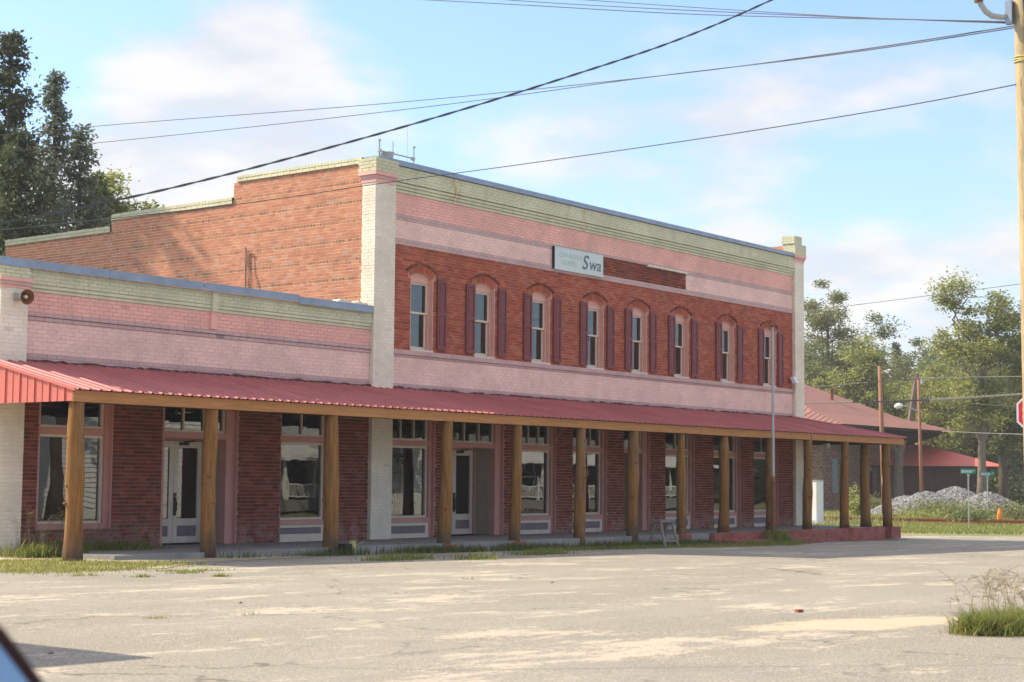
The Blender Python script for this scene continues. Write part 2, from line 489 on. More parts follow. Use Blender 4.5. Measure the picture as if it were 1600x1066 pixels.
def tag(o, label=None, cat=None, group=None, kind=None):
    if label: o['label'] = label
    if cat: o['category'] = cat
    if group: o['group'] = group
    if kind: o['kind'] = kind
    return o


def link(o, parent=None):
    COL.objects.link(o)
    if parent is not None:
        o.parent = parent
        OFF[o] = OFF.get(parent, Vector((0, 0, 0)))
    else:
        OFF.setdefault(o, Vector((0, 0, 0)))
    return o


def thing(name, label, cat, loc, group=None):
    o = bpy.data.objects.new(name, None)
    o.empty_display_size = 0.3
    o.location = loc
    OFF[o] = Vector(loc)
    COL.objects.link(o)
    return tag(o, label, cat, group)


def dup(o, parent, dx):
    """copy of a part and its sub-parts, moved by dx"""
    c = o.copy()
    COL.objects.link(c)
    c.parent = parent
    c.location = o.location + Vector(dx)
    OFF[c] = OFF.get(o, Vector())
    for ch in list(o.children):
        k = ch.copy()
        COL.objects.link(k)
        k.parent = c
    return c


class MB:
    """collects shapes in world coordinates; build() links them as ONE mesh object"""
    def __init__(s):
        s.v = []
        s.f = []

    def quad(s, *pts):
        n = len(s.v)
        s.v += [tuple(p) for p in pts]
        s.f.append(tuple(range(n, n + len(pts))))
        return s

    def box(s, x0, x1, y0, y1, z0, z1):
        n = len(s.v)
        s.v += [(x0, y0, z0), (x1, y0, z0), (x1, y1, z0), (x0, y1, z0), (x0, y0, z1), (x1, y0, z1), (x1, y1, z1), (x0, y1, z1)]
        s.f += [tuple(n + i for i in q) for q in ((0, 3, 2, 1), (4, 5, 6, 7), (0, 1, 5, 4), (1, 2, 6, 5), (2, 3, 7, 6), (3, 0, 4, 7))]
        return s

    def prism(s, poly, vec):
        """closed polygon (3D points) swept along vec"""
        n = len(s.v)
        k = len(poly)
        vec = Vector(vec)
        s.v += [tuple(p) for p in poly] + [tuple(Vector(p) + vec) for p in poly]
        s.f.append(tuple(range(n + k - 1, n - 1, -1)))
        s.f.append(tuple(range(n + k, n + 2 * k)))
        for i in range(k):
            j = (i + 1) % k
            s.f.append((n + i, n + j, n + k + j, n + k + i))
        return s

    def tube(s, path, radii, n=8, caps=True):
        path = [Vector(p) for p in path]
        if not hasattr(radii, '__len__'):
            radii = [radii] * len(path)
        st = len(s.v)
        ref = None
        for i, p in enumerate(path):
            d = (path[min(i + 1, len(path) - 1)] - path[max(i - 1, 0)])
            d = d.normalized() if d.length > 1e-9 else Vector((0, 0, 1))
            if ref is None:
                ref = Vector((1, 0, 0)) if abs(d.x) < 0.9 else Vector((0, 1, 0))
            a = (ref - d * ref.dot(d)).normalized()
            ref = a
            b = d.cross(a)
            for k in range(n):
                t = 2 * math.pi * k / n
                q = p + (a * math.cos(t) + b * math.sin(t)) * radii[i]
                s.v.append(tuple(q))
        for i in range(len(path) - 1):
            for k in range(n):
                k2 = (k + 1) % n
                s.f.append((st + i * n + k, st + i * n + k2, st + (i + 1) * n + k2, st + (i + 1) * n + k))
        if caps:
            s.f.append(tuple(st + k for k in range(n - 1, -1, -1)))
            e = st + (len(path) - 1) * n
            s.f.append(tuple(e + k for k in range(n)))
        return s

    def build(s, name, mat, parent=None, smooth=False, kind=None):
        me = bpy.data.meshes.new(name)
        o = bpy.data.objects.new(name, me)
        link(o, parent)
        off = OFF[o]
        me.from_pydata([(x - off.x, y - off.y, z - off.z) for x, y, z in s.v], [], s.f)
        me.materials.append(mat)
        if smooth:
            me.polygons.foreach_set('use_smooth', [True] * len(me.polygons))
        me.update()
        if kind:
            o['kind'] = kind
        return o


def npmesh(name, V, F, mat, parent=None, kind=None, smooth=False):
    """V (n,3), F (m,k): fast mesh from numpy arrays"""
    me = bpy.data.meshes.new(name)
    V = np.asarray(V, dtype=np.float32)
    F = np.asarray(F, dtype=np.int32)
    o = bpy.data.objects.new(name, me)
    link(o, parent)
    off = OFF[o]
    V = V - np.array(off, dtype=np.float32)
    k = F.shape[1]
    me.vertices.add(len(V))
    me.vertices.foreach_set('co', V.ravel())
    me.loops.add(F.size)
    me.loops.foreach_set('vertex_index', F.ravel())
    me.polygons.add(len(F))
    me.polygons.foreach_set('loop_start', np.arange(0, F.size, k, dtype=np.int32))
    me.polygons.foreach_set('use_smooth', np.full(len(F), bool(smooth)))
    me.materials.append(mat)
    me.update(calc_edges=True)
    if kind:
        o['kind'] = kind
    return o


def g(x):
    """height of the ground: the street falls gently to the east"""
    return 0.31 - 0.0106 * min(max(x, 0.0), 55.0)


def gnp(x):
    return 0.31 - 0.0106 * np.clip(x, 0, 55)


# ---- bricks
COURSE = 0.0755


def courses(u0, u1, z0, z1, holes=(), header_every=0, blen=0.215, gap=0.011, phase=0, crooked=0.0):
    """rectangles (a, b, za, zb, is_header) of bricks laid on a wall, holes = functions z -> list of (a, b)"""
    out = []
    n = max(1, round((z1 - z0) / COURSE))
    h = (z1 - z0) / n
    for i in range(n):
        za, zb = z0 + i * h, z0 + (i + 1) * h
        zc = (za + zb) / 2
        hd = header_every and (i + phase) % header_every == 0
        L = blen / 2 if hd else blen
        offs = (L / 2 if (i + phase) % 2 else 0) + ((i * 7919) % 13) * 0.003
        bl = sorted(iv for hfn in holes for iv in hfn(zc))
        free = []
        cur = u0
        for a, b in bl:
            if a > cur: free.append((cur, min(a, u1)))
            cur = max(cur, b)
        if cur < u1: free.append((cur, u1))
        for a, b in free:
            k = math.floor((a - u0 + offs) / L)
            while True:
                p, q = u0 + k * L - offs, u0 + (k + 1) * L - offs
                if p >= b: break
                p2, q2 = max(p, a), min(q, b)
                if q2 - p2 > 0.035:
                    lo = p2 + (gap / 2 if p2 > a + 1e-6 else 0)
                    hi = q2 - (gap / 2 if q2 < b - 1e-6 else 0)
                    out.append((lo, hi, za + gap / 2, zb - gap / 2, bool(hd)))
                k += 1
    return out


def brick_mesh(name, rects, mat, parent, face, depth=0.03, axis='x', jit=0.0015):
    """bricks as boxes without backs: axis x = wall facing -y at y=face; axis y = wall facing -x at x=face"""
    if not rects:
        return None
    R = np.array([r[:4] for r in rects])
    n = len(R)
    a, b, za, zb = R.T
    j = rng.normal(0, jit, n)
    tl = rng.normal(0, 0.0008, (n, 4))
    f = face + j
    bk = np.full(n, face + depth)
    z = [za + tl[:, 0], za + tl[:, 1], zb + tl[:, 1], zb + tl[:, 0]]
    u = [a, b, b, a]
    V = np.zeros((n, 8, 3))
    for i in range(4):
        for k, d in ((0, f), (4, bk)):
            if axis == 'x':
                V[:, k + i, 0], V[:, k + i, 1] = u[i], d
            else:
                V[:, k + i, 1], V[:, k + i, 0] = u[3 - i] if False else u[i], d
            V[:, k + i, 2] = z[i]
    q = np.array([[0, 1, 2, 3], [1, 5, 6, 2], [4, 0, 3, 7], [3, 2, 6, 7], [4, 5, 1, 0]])
    if axis == 'y':
        q = q[:, ::-1]
    F = (np.arange(n)[:, None, None] * 8 + q[None]).reshape(-1, 4)
    return npmesh(name, V.reshape(-1, 3), F, mat, parent, kind='stuff')


def wall_sheet(m, u0, u1, z0, z1, holes, face, axis='x', thick=0.33, reveal=True):
    """masonry behind the bricks with rectangular holes (a, b, z0, z1) and their reveals"""
    us = sorted({u0, u1, *[h[0] for h in holes], *[h[1] for h in holes]})
    zs = sorted({z0, z1, *[h[2] for h in holes], *[h[3] for h in holes]})
    us = [u for u in us if u0 <= u <= u1]
    zs = [z for z in zs if z0 <= z <= z1]
    P = (lambda u, d, z: (u, d, z)) if axis == 'x' else (lambda u, d, z: (d, u, z))
    for i in range(len(us) - 1):
        for j in range(len(zs) - 1):
            uc, zc = (us[i] + us[i + 1]) / 2, (zs[j] + zs[j + 1]) / 2
            if any(h[0] < uc < h[1] and h[2] < zc < h[3] for h in holes):
                continue
            for d in (face, face + thick):
                m.quad(P(us[i], d, zs[j]), P(us[i + 1], d, zs[j]), P(us[i + 1], d, zs[j + 1]), P(us[i], d, zs[j + 1]))
    if reveal:
        for a, b, c, d in holes:
            for (p, q) in (((a, c), (a, d)), ((b, c), (b, d)), ((a, d), (b, d)), ((a, c), (b, c))):
                m.quad(P(p[0], face, p[1]), P(q[0], face, q[1]), P(q[0], face + thick, q[1]), P(p[0], face + thick, p[1]))


def rect_hole(a, b, c, d):
    return lambda z: [(a, b)] if c < z < d else []


# ------------------------------------------------------------------ ground and street
def sheet(name, poly_x, poly_y, fn, mat, kind='structure'):
    V = []
    F = []
    nx, ny = len(poly_x), len(poly_y)
    for y in poly_y:
        for x in poly_x:
            V.append((x, y, fn(x)))
    for j in range(ny - 1):
        for i in range(nx - 1):
            a = j * nx + i
            F.append((a, a + 1, a + nx + 1, a + nx))
    o = npmesh(name, V, F, mat)
    o['kind'] = kind
    return o


sheet('ground', [-700, -300, 0, 14, 28, 42, 55, 120, 400, 900], [-700, -300, -40, 0, 30, 80, 300, 900], lambda x: g(x) - 0.05, M['ground'])


def flat_poly(name, pts, mat, lift=0.0, split=True):
    """sheet over a convex outline, cut along x so that it follows the slope of the ground"""
    import bmesh
    bm = bmesh.new()
    f = bm.faces.new([bm.verts.new((x, y, 0)) for x, y in pts])
    for cx in (0, 55):
        bmesh.ops.bisect_plane(bm, geom=bm.verts[:] + bm.edges[:] + bm.faces[:], plane_co=(cx, 0, 0), plane_no=(1, 0, 0))
    for v in bm.verts:
        v.co.z = g(v.co.x) + lift
    me = bpy.data.meshes.new(name)
    bm.to_mesh(me)
    bm.free()
    me.materials.append(mat)
    o = bpy.data.objects.new(name, me)
    link(o)
    o['kind'] = 'structure'
    return o


flat_poly('street', [(-60, -1.5), (78, -1.5), (66.5, 12.8), (59.0, 22.4), (56.1, 26.2), (51.5, 32.2), (51.3, 45), (49.5, 45), (49.5, 24), (19, 24.0), (18.9, 24.5), (-60, 24.5)], M['asphalt'])
flat_poly('dirt_verge', [(10, 21.9), (15.5, 21.4), (17.6, 20.6), (19.6, 22.1), (23.3, 22.8), (23.2, 23.3), (18.2, 25.9), (10, 27)], M['dirt'], 0.008)

# sidewalk under the porch: grey slab, its eastern kerb painted red
mb = MB()
mb.box(18.9, 49.33, 23.45, 26.4, -0.3, 0.196)
sw = mb.build('sidewalk', M['concrete'])
sw['kind'] = 'structure'
mb = MB()
mb.box(38.9, 49.331, 23.28, 23.447, -0.35, 0.20)
mb.box(49.333, 49.36, 23.28, 26.4, -0.35, 0.20)
mb.build('red_kerb', M['red_paint'])['kind'] = 'structure'
mb = MB()
mb.box(39.2, 44.2, 22.85, 23.275, -0.35, 0.005)
mb.build('red_step', M['red_paint'])['kind'] = 'structure'


# ------------------------------------------------------------------ the two-storey brick building
BX0, BX1, BY0, BY1 = 28.24, 49.16, 26.10, 40.2
main = thing('two_storey_building', 'two-storey red brick building with pink and green painted bands and eight arched upper windows', 'building', (38.7, 26.0, 0.0))
UPW = [29.63, 32.03, 34.38, 36.87, 39.05, 41.29, 43.96, 46.57]
UW, UZ0, UZS, UZC = 0.83, 4.62, 6.41, 6.53     # width, sill, spring and crown of the arch
ARC_R = ((UW / 2) ** 2 + (UZC - UZS) ** 2) / (2 * (UZC - UZS))
LOW = {'D': (28.95, 30.62), 'E': (31.2, 33.31), 'F': (33.97, 35.55), 'G': (36.28, 37.92), 'H': (38.72, 40.07), 'I': (40.86, 42.48), 'J': (43.56, 45.19), 'K': (45.98, 47.58)}
LOWL = {'A': (19.18, 20.94), 'B': (22.16, 24.23), 'C': (25.46, 27.07)}
LZ1 = 3.16


def arch_half(z, rr, zc):
    """half width of a circle arc of radius rr centred at height zc"""
    d = rr * rr - (z - zc) ** 2
    return math.sqrt(d) if d > 0 else 0


def up_hole(x0):
    cx, zc = x0 + UW / 2, UZC - ARC_R
    RO = ARC_R + 0.235

    def fn(z):
        if UZ0 < z < UZS - 0.02:
            return [(x0, x0 + UW)]
        if z >= UZS - 0.02:
            hw = min(arch_half(z, RO, zc), UW / 2 + 0.10)
            if hw > 0.02:
                return [(cx - hw, cx + hw)]
        return []
    return fn


# masonry cores
mb = MB()
holes = [(x, x + UW, UZ0, UZC) for x in UPW] + [(a, b, 0.15, LZ1) for a, b in LOW.values()]
wall_sheet(mb, BX0 + 0.02, BX1 - 0.02, -0.3, 8.95, holes, BY0 + 0.008)
mb.build('wall', M['mortar_dark'], main)
mb = MB()
SIDE = [(26.02, 30.80, 9.08, 8.93), (30.80, 35.54, 8.56, 8.40), (35.54, 40.2, 8.25, 8.09)]   # y0, y1, top, underside of the coping
for y0, y1, zt, zb in SIDE:
    mb.box(BX0 + 0.004, BX0 + 0.33, max(y0, 26.13), y1, -0.3, zb)
mb.build('side_wall', M['mortar'], main)
mb = MB()
for y0, y1, zt, zb in SIDE:
    mb.box(BX1 - 0.33, BX1 - 0.011, max(y0, 26.13), y1, -0.3, zb)
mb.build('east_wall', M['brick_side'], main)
mb = MB()
mb.box(BX0 + 0.3, BX1 - 0.3, 39.9, 40.2, -0.3, 8.1)
mb.build('rear_wall', M['brick_side'], main)
mb = MB()
mb.quad((BX0 + 0.3, 26.4, 8.3), (BX1 - 0.3, 26.4, 8.3), (BX1 - 0.3, 40, 7.6), (BX0 + 0.3, 40, 7.6))
mb.build('roof', M['tar'], main)
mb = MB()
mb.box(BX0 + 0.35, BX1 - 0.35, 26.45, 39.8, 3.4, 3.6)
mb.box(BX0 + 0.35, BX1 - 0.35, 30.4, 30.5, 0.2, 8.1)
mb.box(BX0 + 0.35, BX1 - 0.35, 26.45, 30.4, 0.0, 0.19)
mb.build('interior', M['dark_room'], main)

# brickwork of the front
uh = [up_hole(x) for x in UPW]
lh = [rect_hole(a, b, 0.15, LZ1) for a, b in LOW.values()]
brick_mesh('upper_brickwork', courses(28.95, 48.53, 4.63, 7.11, uh), M['brick'], main, BY0)
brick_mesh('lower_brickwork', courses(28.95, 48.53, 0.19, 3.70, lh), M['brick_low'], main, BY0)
SIGN_X = (35.30, 37.56)
PATCH = (35.30, 41.97)
brick_mesh('bare_brick_patch', courses(*PATCH, 7.26, 7.77), M['brick_low'], main, BY0 - 0.002)


def band(name, u0, u1, z0, z1, mat, joint, parent, face, holes=(), axis='x', **kw):
    """a painted band: painted bricks over joints of the same paint"""
    m = MB()
    hs = []
    wall_sheet(m, u0, u1, z0, z1, [h for h in holes if isinstance(h, tuple)], face + 0.005, axis, 0.001, False)
    m.build('painted_joints', joint, parent)
    brick_mesh(name, courses(u0, u1, z0, z1, [rect_hole(*h) for h in holes]), mat, parent, face, axis=axis, **kw)


PT = (PATCH[0], PATCH[1], 7.2601, 7.7701)
band('lower_pink_band', 28.95, 48.53, 3.82, 4.45, M['pink_pale'], M['palepink_joint'], main, BY0)
band('lower_mauve_band', 28.95, 48.53, 3.70, 3.82, M['lav'], M['lav_joint'], main, BY0 - 0.004)
band('mauve_band', 28.95, 48.53, 7.11, 7.26, M['lav'], M['lav_joint'], main, BY0 - 0.02)
band('pale_pink_band', 28.95, 48.53, 7.26, 7.70, M['pink_pale'], M['palepink_joint'], main, BY0, [PT])
band('upper_mauve_band', 28.95, 48.53, 7.70, 7.84, M['lav'], M['lav_joint'], main, BY0 - 0.004, [PT])
band('salmon_band', 28.95, 48.53, 7.84, 8.35, M['pink'], M['pink_joint'], main, BY0)
band('green_frieze', 28.25, 48.53, 8.58, 8.95, M['green'], M['green_joint'], main, 25.99)
for i in range(3):
    mb = MB()
    z = 8.352 + i * 0.076
    mb.box(28.95, 48.53, 26.075 - i * 0.027, 26.12, z, z + 0.066)
    mb.build('cornice_step', M['green'], main)
# sill course: soldier bricks standing proud of a flush course
rects = [(28.96 + k * 0.073, 28.96 + k * 0.073 + 0.064, 4.515, 4.622, False) for k in range(int(19.56 / 0.073))]
brick_mesh('sill_course', rects, M['lav'], main, BY0 - 0.05, depth=0.06)
mb = MB()
mb.box(28.955, 48.525, BY0 - 0.042, BY0 + 0.01, 4.512, 4.619)
mb.build('sill_bed', M['lav_joint'], main)
band('sill_under_course', 28.95, 48.53, 4.45, 4.512, M['lav'], M['lav_joint'], main, BY0 - 0.012)
# metal coping in lengths
xs = [28.27, 30.97, 33.6, 36.6, 39.6, 42.6, 45.4, 48.42]
for a, b in zip(xs[:-1], xs[1:]):
    mb = MB()
    mb.box(a + 0.006, b - 0.006, 25.945, 26.45, 9.035, 9.085)
    mb.box(a + 0.006, b - 0.006, 25.945, 25.957, 8.962, 9.034)
    mb.build('coping', M['flashing'], main)
# lintel strip with bare whitish bricks over the patch
rects = [(39.84 + k * 0.215, 39.84 + k * 0.215 + 0.20, 7.725, 7.785, False) for k in range(10)]
brick_mesh('ledge_bricks', rects, M['cream_joint'], main, BY0 - 0.06, depth=0.07)

# pilasters
for (a, b, nm) in ((28.24, 28.95, 'pilaster'), (48.55, 49.16, 'pilaster')):
    mb = MB()
    ztop = 8.62 if a < 30 else 8.82
    mb.box(a + 0.003, b - 0.003, 26.003, 26.125 if a < 30 else 26.35, 0.1, ztop)
    p = mb.build(nm, M['cream_joint'], main)
    brick_mesh('painted_bricks', courses(a, b, 0.2, ztop, blen=0.215), M['cream'], p, 26.0, jit=0.0015)
    ylen = 26.42 if a < 30 else 26.10
    brick_mesh('painted_return', courses(26.0, ylen, 0.2, ztop, blen=0.215), M['cream'], p, a, axis='y', jit=0.0015)
    if a > 30:
        m2 = MB()
        m2.box(b - 0.008, b - 0.0005, 26.0, 26.40, 0.2, ztop)
        m2.build('painted_end', M['cream'], p)

# capitals
def capital(x0, x1, z0, top, parent, ydeep):
    for i, (z, h, pr, mt) in enumerate(((z0, 0.085, 0.02, 'pink'), (z0 + 0.087, 0.075, 0.045, 'lav'), (z0 + 0.164, 0.085, 0.08, 'pink'))):
        m = MB()
        m.box(x0 - pr, x1 + pr, 26.0 - pr, ydeep + pr, z, z + h)
        m.build('capital_moulding', M[mt], parent)
    zt = z0 + 0.251
    m = MB()
    m.box(x0 - 0.066, x1 + 0.066, 25.934, ydeep + 0.06, zt, top)
    m.build('capital_core', M['green_joint'], parent)
    brick_mesh('capital_bricks', courses(x0 - 0.075, x1 + 0.075, zt, top), M['green'], parent, 25.925)
    brick_mesh('capital_bricks', courses(25.925, ydeep + 0.07, zt, top), M['green'], parent, x0 - 0.075, axis='y')


capital(28.24, 28.88, 8.47, 9.03, main, 26.42)
capital(48.50, 49.13, 8.80, 9.40, main, 26.30)
mb = MB()
mb.box(48.403, 48.917, 25.933, 26.397, 9.402, 9.66)
p = mb.build('chimney_cap', M['green_joint'], main)
brick_mesh('cap_bricks', courses(48.40, 48.92, 9.402, 9.66), M['green'], p, 25.93)
brick_mesh('cap_bricks', courses(25.93, 26.40, 9.402, 9.66), M['green'], p, 48.40, axis='y')

# side wall towards the single-storey roof: bricks with header courses, stepped coping
for (y0, y1, zt, zb) in SIDE:
    y0b = 26.42 if y0 < 27 else y0
    rc = courses(y0b, y1, 5.0 + ((0) * COURSE), zb, header_every=6, phase=1)
    # keep one bond over the three steps
    n = int((zb - 4.98) / COURSE)
    rc = courses(y0b, y1, zb - n * COURSE, zb, header_every=6, phase=2, gap=0.0135)
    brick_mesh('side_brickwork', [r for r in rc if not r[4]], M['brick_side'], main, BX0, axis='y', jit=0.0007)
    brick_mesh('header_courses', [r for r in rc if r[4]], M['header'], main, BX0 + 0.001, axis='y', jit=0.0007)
    cy0 = 26.42 if y0 < 27 else y0 + 0.02
    cy1 = y1 - 0.14 if y0 < 27 else y1 - 0.02
    mb = MB()
    mb.box(BX0 - 0.034, BX0 + 0.36, cy0, cy1, zb, zt - 0.006)
    p = mb.build('parapet_coping', M['green_joint'], main)
    brick_mesh('coping_bricks', courses(cy0, cy1, zb, zb + 0.082), M['green'], p, BX0 - 0.044, axis='y')
    rr = []
    k = cy0
    while k < cy1 - 0.06:
        rr.append((k, k + 0.098, zb + 0.087, zt + random.uniform(-0.006, 0.008), False))
        k += 0.108
    brick_mesh('coping_headers', rr, M['green'], p, BX0 - 0.05, depth=0.4, axis='y')
# the far side parapet, seen end-on above the right pilaster
mb = MB()
mb.box(BX1 - 0.30, BX1 - 0.02, 26.42, 30.8, 8.932, 9.42)
mb.box(BX1 - 0.42, BX1 - 0.331, 26.46, 30.8, 8.2, 9.05)
mb.build('east_parapet', M['brick_side'], main)


# arches over the upper windows
def arch(cx, parent):
    zc = UZC - ARC_R
    half = math.asin((UW / 2) / ARC_R)
    for ring, (r0, r1, face, mt, ext) in enumerate(((ARC_R + 0.006, ARC_R + 0.148, BY0 - 0.003, 'brick', 0.0), (ARC_R + 0.160, ARC_R + 0.222, BY0 - 0.022, 'brick_low', 0.08))):
        h = half + ext
        n = int(2 * h * (r0 + r1) / 2 / (0.072 if ring == 0 else 0.105))
        m = MB()
        for k in range(n):
            a0 = -h + 2 * h * k / n + 0.0055
            a1 = -h + 2 * h * (k + 1) / n - 0.0055
            f = face + random.uniform(-0.004, 0.004)
            P = [(cx + r * math.sin(a), f, zc + r * math.cos(a)) for r, a in ((r0, a0), (r0, a1), (r1, a1), (r1, a0))]
            m.prism(P, (0, 0.09, 0))
        o = m.build('arch_bricks' if ring == 0 else 'hood_bricks', M[mt], parent)
    # spandrel masonry between the arch and the square head of the hole
    m = MB()
    pts = [(cx + ARC_R * math.sin(a), zc + ARC_R * math.cos(a)) for a in np.linspace(-half, half, 13)]
    for (xa, za), (xb, zb) in zip(pts[:-1], pts[1:]):
        m.quad((xa, BY0 + 0.011, za), (xb, BY0 + 0.011, zb), (xb, BY0 + 0.011, UZC + 0.003), (xa, BY0 + 0.011, UZC + 0.003))
        m.quad((xa, BY0 - 0.004, za), (xb, BY0 - 0.004, zb), (xb, BY0 + 0.34, zb), (xa, BY0 + 0.34, za))
    m.build('arch_soffit', M['trim_peach'], parent)


def upper_window(x0):
    """painted reveal and head board > sashes, panes, sill"""
    cx, zc = x0 + UW / 2, UZC - ARC_R
    y = BY0 + 0.17
    m = MB()
    m.box(x0 - 0.004, x0 + 0.02, BY0 + 0.004, y + 0.1, UZ0 + 0.003, UZS)
    m.box(x0 + UW - 0.02, x0 + UW + 0.004, BY0 + 0.004, y + 0.1, UZ0 + 0.003, UZS)
    m.box(x0 + 0.02, x0 + 0.055, y - 0.04, y + 0.1, UZ0 + 0.003, UZS - 0.09)
    m.box(x0 + UW - 0.055, x0 + UW - 0.02, y - 0.04, y + 0.1, UZ0 + 0.003, UZS - 0.09)
    half = math.asin((UW / 2) / ARC_R)
    P = [(cx + ARC_R * math.sin(a), y - 0.05, zc + ARC_R * math.cos(a) - 0.003) for a in np.linspace(half, -half, 13)]
    P = [(x0 + 0.021, y - 0.05, UZS - 0.12), (x0 + UW - 0.021, y - 0.05, UZS - 0.12)] + [(min(max(px, x0 + 0.021), x0 + UW - 0.021), py, pz) for px, py, pz in P]
    m.prism(P, (0, 0.12, 0))
    wd = m.build('upper_window', M['trim_peach'], main)
    a, b = x0 + 0.056, x0 + UW - 0.056
    zt, zm, z0 = UZS - 0.122, 5.56, UZ0 + 0.06
    for (c0, c1, yy) in ((zm - 0.02, zt, y - 0.015), (z0, zm + 0.02, y + 0.03)):
        m = MB()
        t = 0.05
        m.box(a, a + t, yy, yy + 0.04, c0, c1)
        m.box(b - t, b, yy, yy + 0.04, c0, c1)
        m.box(a + t, b - t, yy, yy + 0.04, c0, c0 + (0.045 if c0 > 5 else 0.075))
        m.box(a + t, b - t, yy, yy + 0.04, c1 - 0.045, c1)
        m.build('sash', M['trim_cream'], wd)
        m = MB()
        m.quad((a + t, yy + 0.02, c0 + 0.04), (b - t, yy + 0.02, c0 + 0.04), (b - t, yy + 0.02, c1 - 0.04), (a + t, yy + 0.02, c1 - 0.04))
        m.build('pane', M['glass_up'], wd)
    m = MB()
    m.box(x0 + 0.005, x0 + UW - 0.005, BY0 - 0.03, y - 0.041, UZ0 + 0.004, UZ0 + 0.045)
    m.build('sill', M['trim_cream'], wd)
    return wd


w0 = upper_window(UPW[0])
for x in UPW[1:]:
    dup(w0, main, (x - UPW[0], 0, 0))
for x in UPW:
    arch(x + UW / 2, main)
# curtains hanging inside some of the upper windows
for i, (fa, fb, z0) in {0: (0.45, 0.95, 4.7), 1: (0.1, 0.4, 4.7), 2: (0.08, 0.45, 4.7), 3: (0.05, 0.4, 5.0), 5: (0.1, 0.5, 4.7), 6: (0.05, 0.9, 4.7), 7: (0.4, 0.9, 4.7)}.items():
    m = MB()
    n = 14
    for k in range(n):
        xa = UPW[i] + UW * (fa + (fb - fa) * k / n)
        xb = UPW[i] + UW * (fa + (fb - fa) * (k + 1) / n)
        ya, yb = 26.52 + 0.03 * math.sin(k * 1.7), 26.52 + 0.03 * math.sin((k + 1) * 1.7)
        m.quad((xa, ya, z0), (xb, yb, z0), (xb, yb, 6.3), (xa, ya, 6.3))
    m.build('curtain', M['curtain'], main)


def shutter(x0, z0=4.70, z1=6.42):
    m = MB()
    wdt = 0.335
    y0, y1 = BY0 - 0.055, BY0 - 0.012
    s = 0.055
    m.box(x0, x0 + s, y0, y1, z0, z1)
    m.box(x0 + wdt - s, x0 + wdt, y0, y1, z0, z1)
    zm = (z0 + z1) / 2 + 0.02
    for a, b in ((z0, z0 + 0.10), (zm - 0.045, zm + 0.045), (z1 - 0.075, z1)):
        m.box(x0 + s, x0 + wdt - s, y0, y1, a, b)
    for a, b in ((z0 + 0.10, zm - 0.045), (zm + 0.045, z1 - 0.075)):
        m.box(x0 + s, x0 + wdt - s, y0 + 0.022, y1, a, b)
        m.box(x0 + s + 0.028, x0 + wdt - s - 0.028, y0 + 0.010, y0 + 0.021, a + 0.03, b - 0.03)
    return m.build('shutter', M['maroon'], main)


s0 = shutter(30.58)
for x in (31.68, 32.96, 34.03, 35.32, 36.54, 37.82, 38.72, 39.99, 40.98, 42.25, 43.65, 44.94, 46.26, 47.52):
    dup(s0, main, (x - 30.58, 0, random.uniform(-0.012, 0.012)))


# ------------------------------------------------------------------ shop fronts
def shop_window(parent, a, b, mull, apron=False, boards=(0.18, 0.30, 0.48)):
    """pink casing > transom frame, panes, beam, window frame, sill, panel below"""
    y = BY0 + 0.10
    m = MB()
    m.box(a + 0.002, a + 0.11, y, y + 0.22, 0.2, LZ1)
    m.box(b - 0.13, b - 0.002, y, y + 0.22, 0.2, LZ1)
    m.box(b - 0.03, b - 0.003, BY0 + 0.012, y, 0.2, LZ1)
    m.box(a + 0.11, b - 0.13, y + 0.02, y + 0.2, 2.37, 2.49)
    o = m.build('shop_window', M['trim_pink'], parent)
    p, q = a + 0.112, b - 0.132
    yg = y + 0.11
    m = MB()
    for (c0, c1) in ((2.492, LZ1 - 0.01), (0.67, 2.366)):
        m.box(p, p + 0.05, yg - 0.05, yg + 0.05, c0, c1)
        m.box(q - 0.05, q, yg - 0.05, yg + 0.05, c0, c1)
        m.box(p + 0.05, q - 0.05, yg - 0.05, yg + 0.05, c0, c0 + 0.05)
        m.box(p + 0.05, q - 0.05, yg - 0.05, yg + 0.05, c1 - 0.05, c1)
    for k in range(1, mull + 1):
        xm = p + (q - p) * k / (mull + 1)
        m.box(xm - 0.015, xm + 0.015, yg - 0.045, yg + 0.045, 2.542, LZ1 - 0.06)
    m.build('window_frame', M['trim_cream'], o)
    e = [p + 0.05 + (q - p - 0.1) * k / (mull + 1) for k in range(mull + 2)]
    for xa, xb in zip(e[:-1], e[1:]):
        m = MB()
        m.quad((xa, yg, 2.535), (xb, yg + random.uniform(-0.004, 0.004), 2.535), (xb, yg, LZ1 - 0.055), (xa, yg, LZ1 - 0.055))
        m.build('transom_pane', M['glass'], o)
    m = MB()
    m.quad((p + 0.045, yg, 0.715), (q - 0.045, yg, 0.715), (q - 0.045, yg, 2.32), (p + 0.045, yg, 2.32))
    m.build('pane', M['glass'], o)
    m = MB()
    m.box(a + 0.004, b - 0.132, y - 0.035, y + 0.2, 0.565, 0.668)
    m.build('sill', M['trim_pink'], o)
    if not apron:
        z0, z1, z2 = boards
        m = MB()
        m.box(p - 0.1, q, y + 0.045, y + 0.18, 0.19, 0.563)
        m.box(p - 0.1, q, y + 0.0, y + 0.044, 0.19, z1)
        m.box(p - 0.1, q, y + 0.0, y + 0.044, z2, 0.563)
        m.box(p - 0.1, p - 0.02, y + 0.0, y + 0.044, z1, z2)
        m.box(q - 0.09, q, y + 0.0, y + 0.044, z1, z2)
        m.build('panel_frame', M['trim_cream'], o)
        m = MB()
        m.box(p - 0.019, q - 0.091, y + 0.03, y + 0.0445, z1 + 0.001, z2 - 0.001)
        m.build('panel', M['panel_lav'], o)
    return o


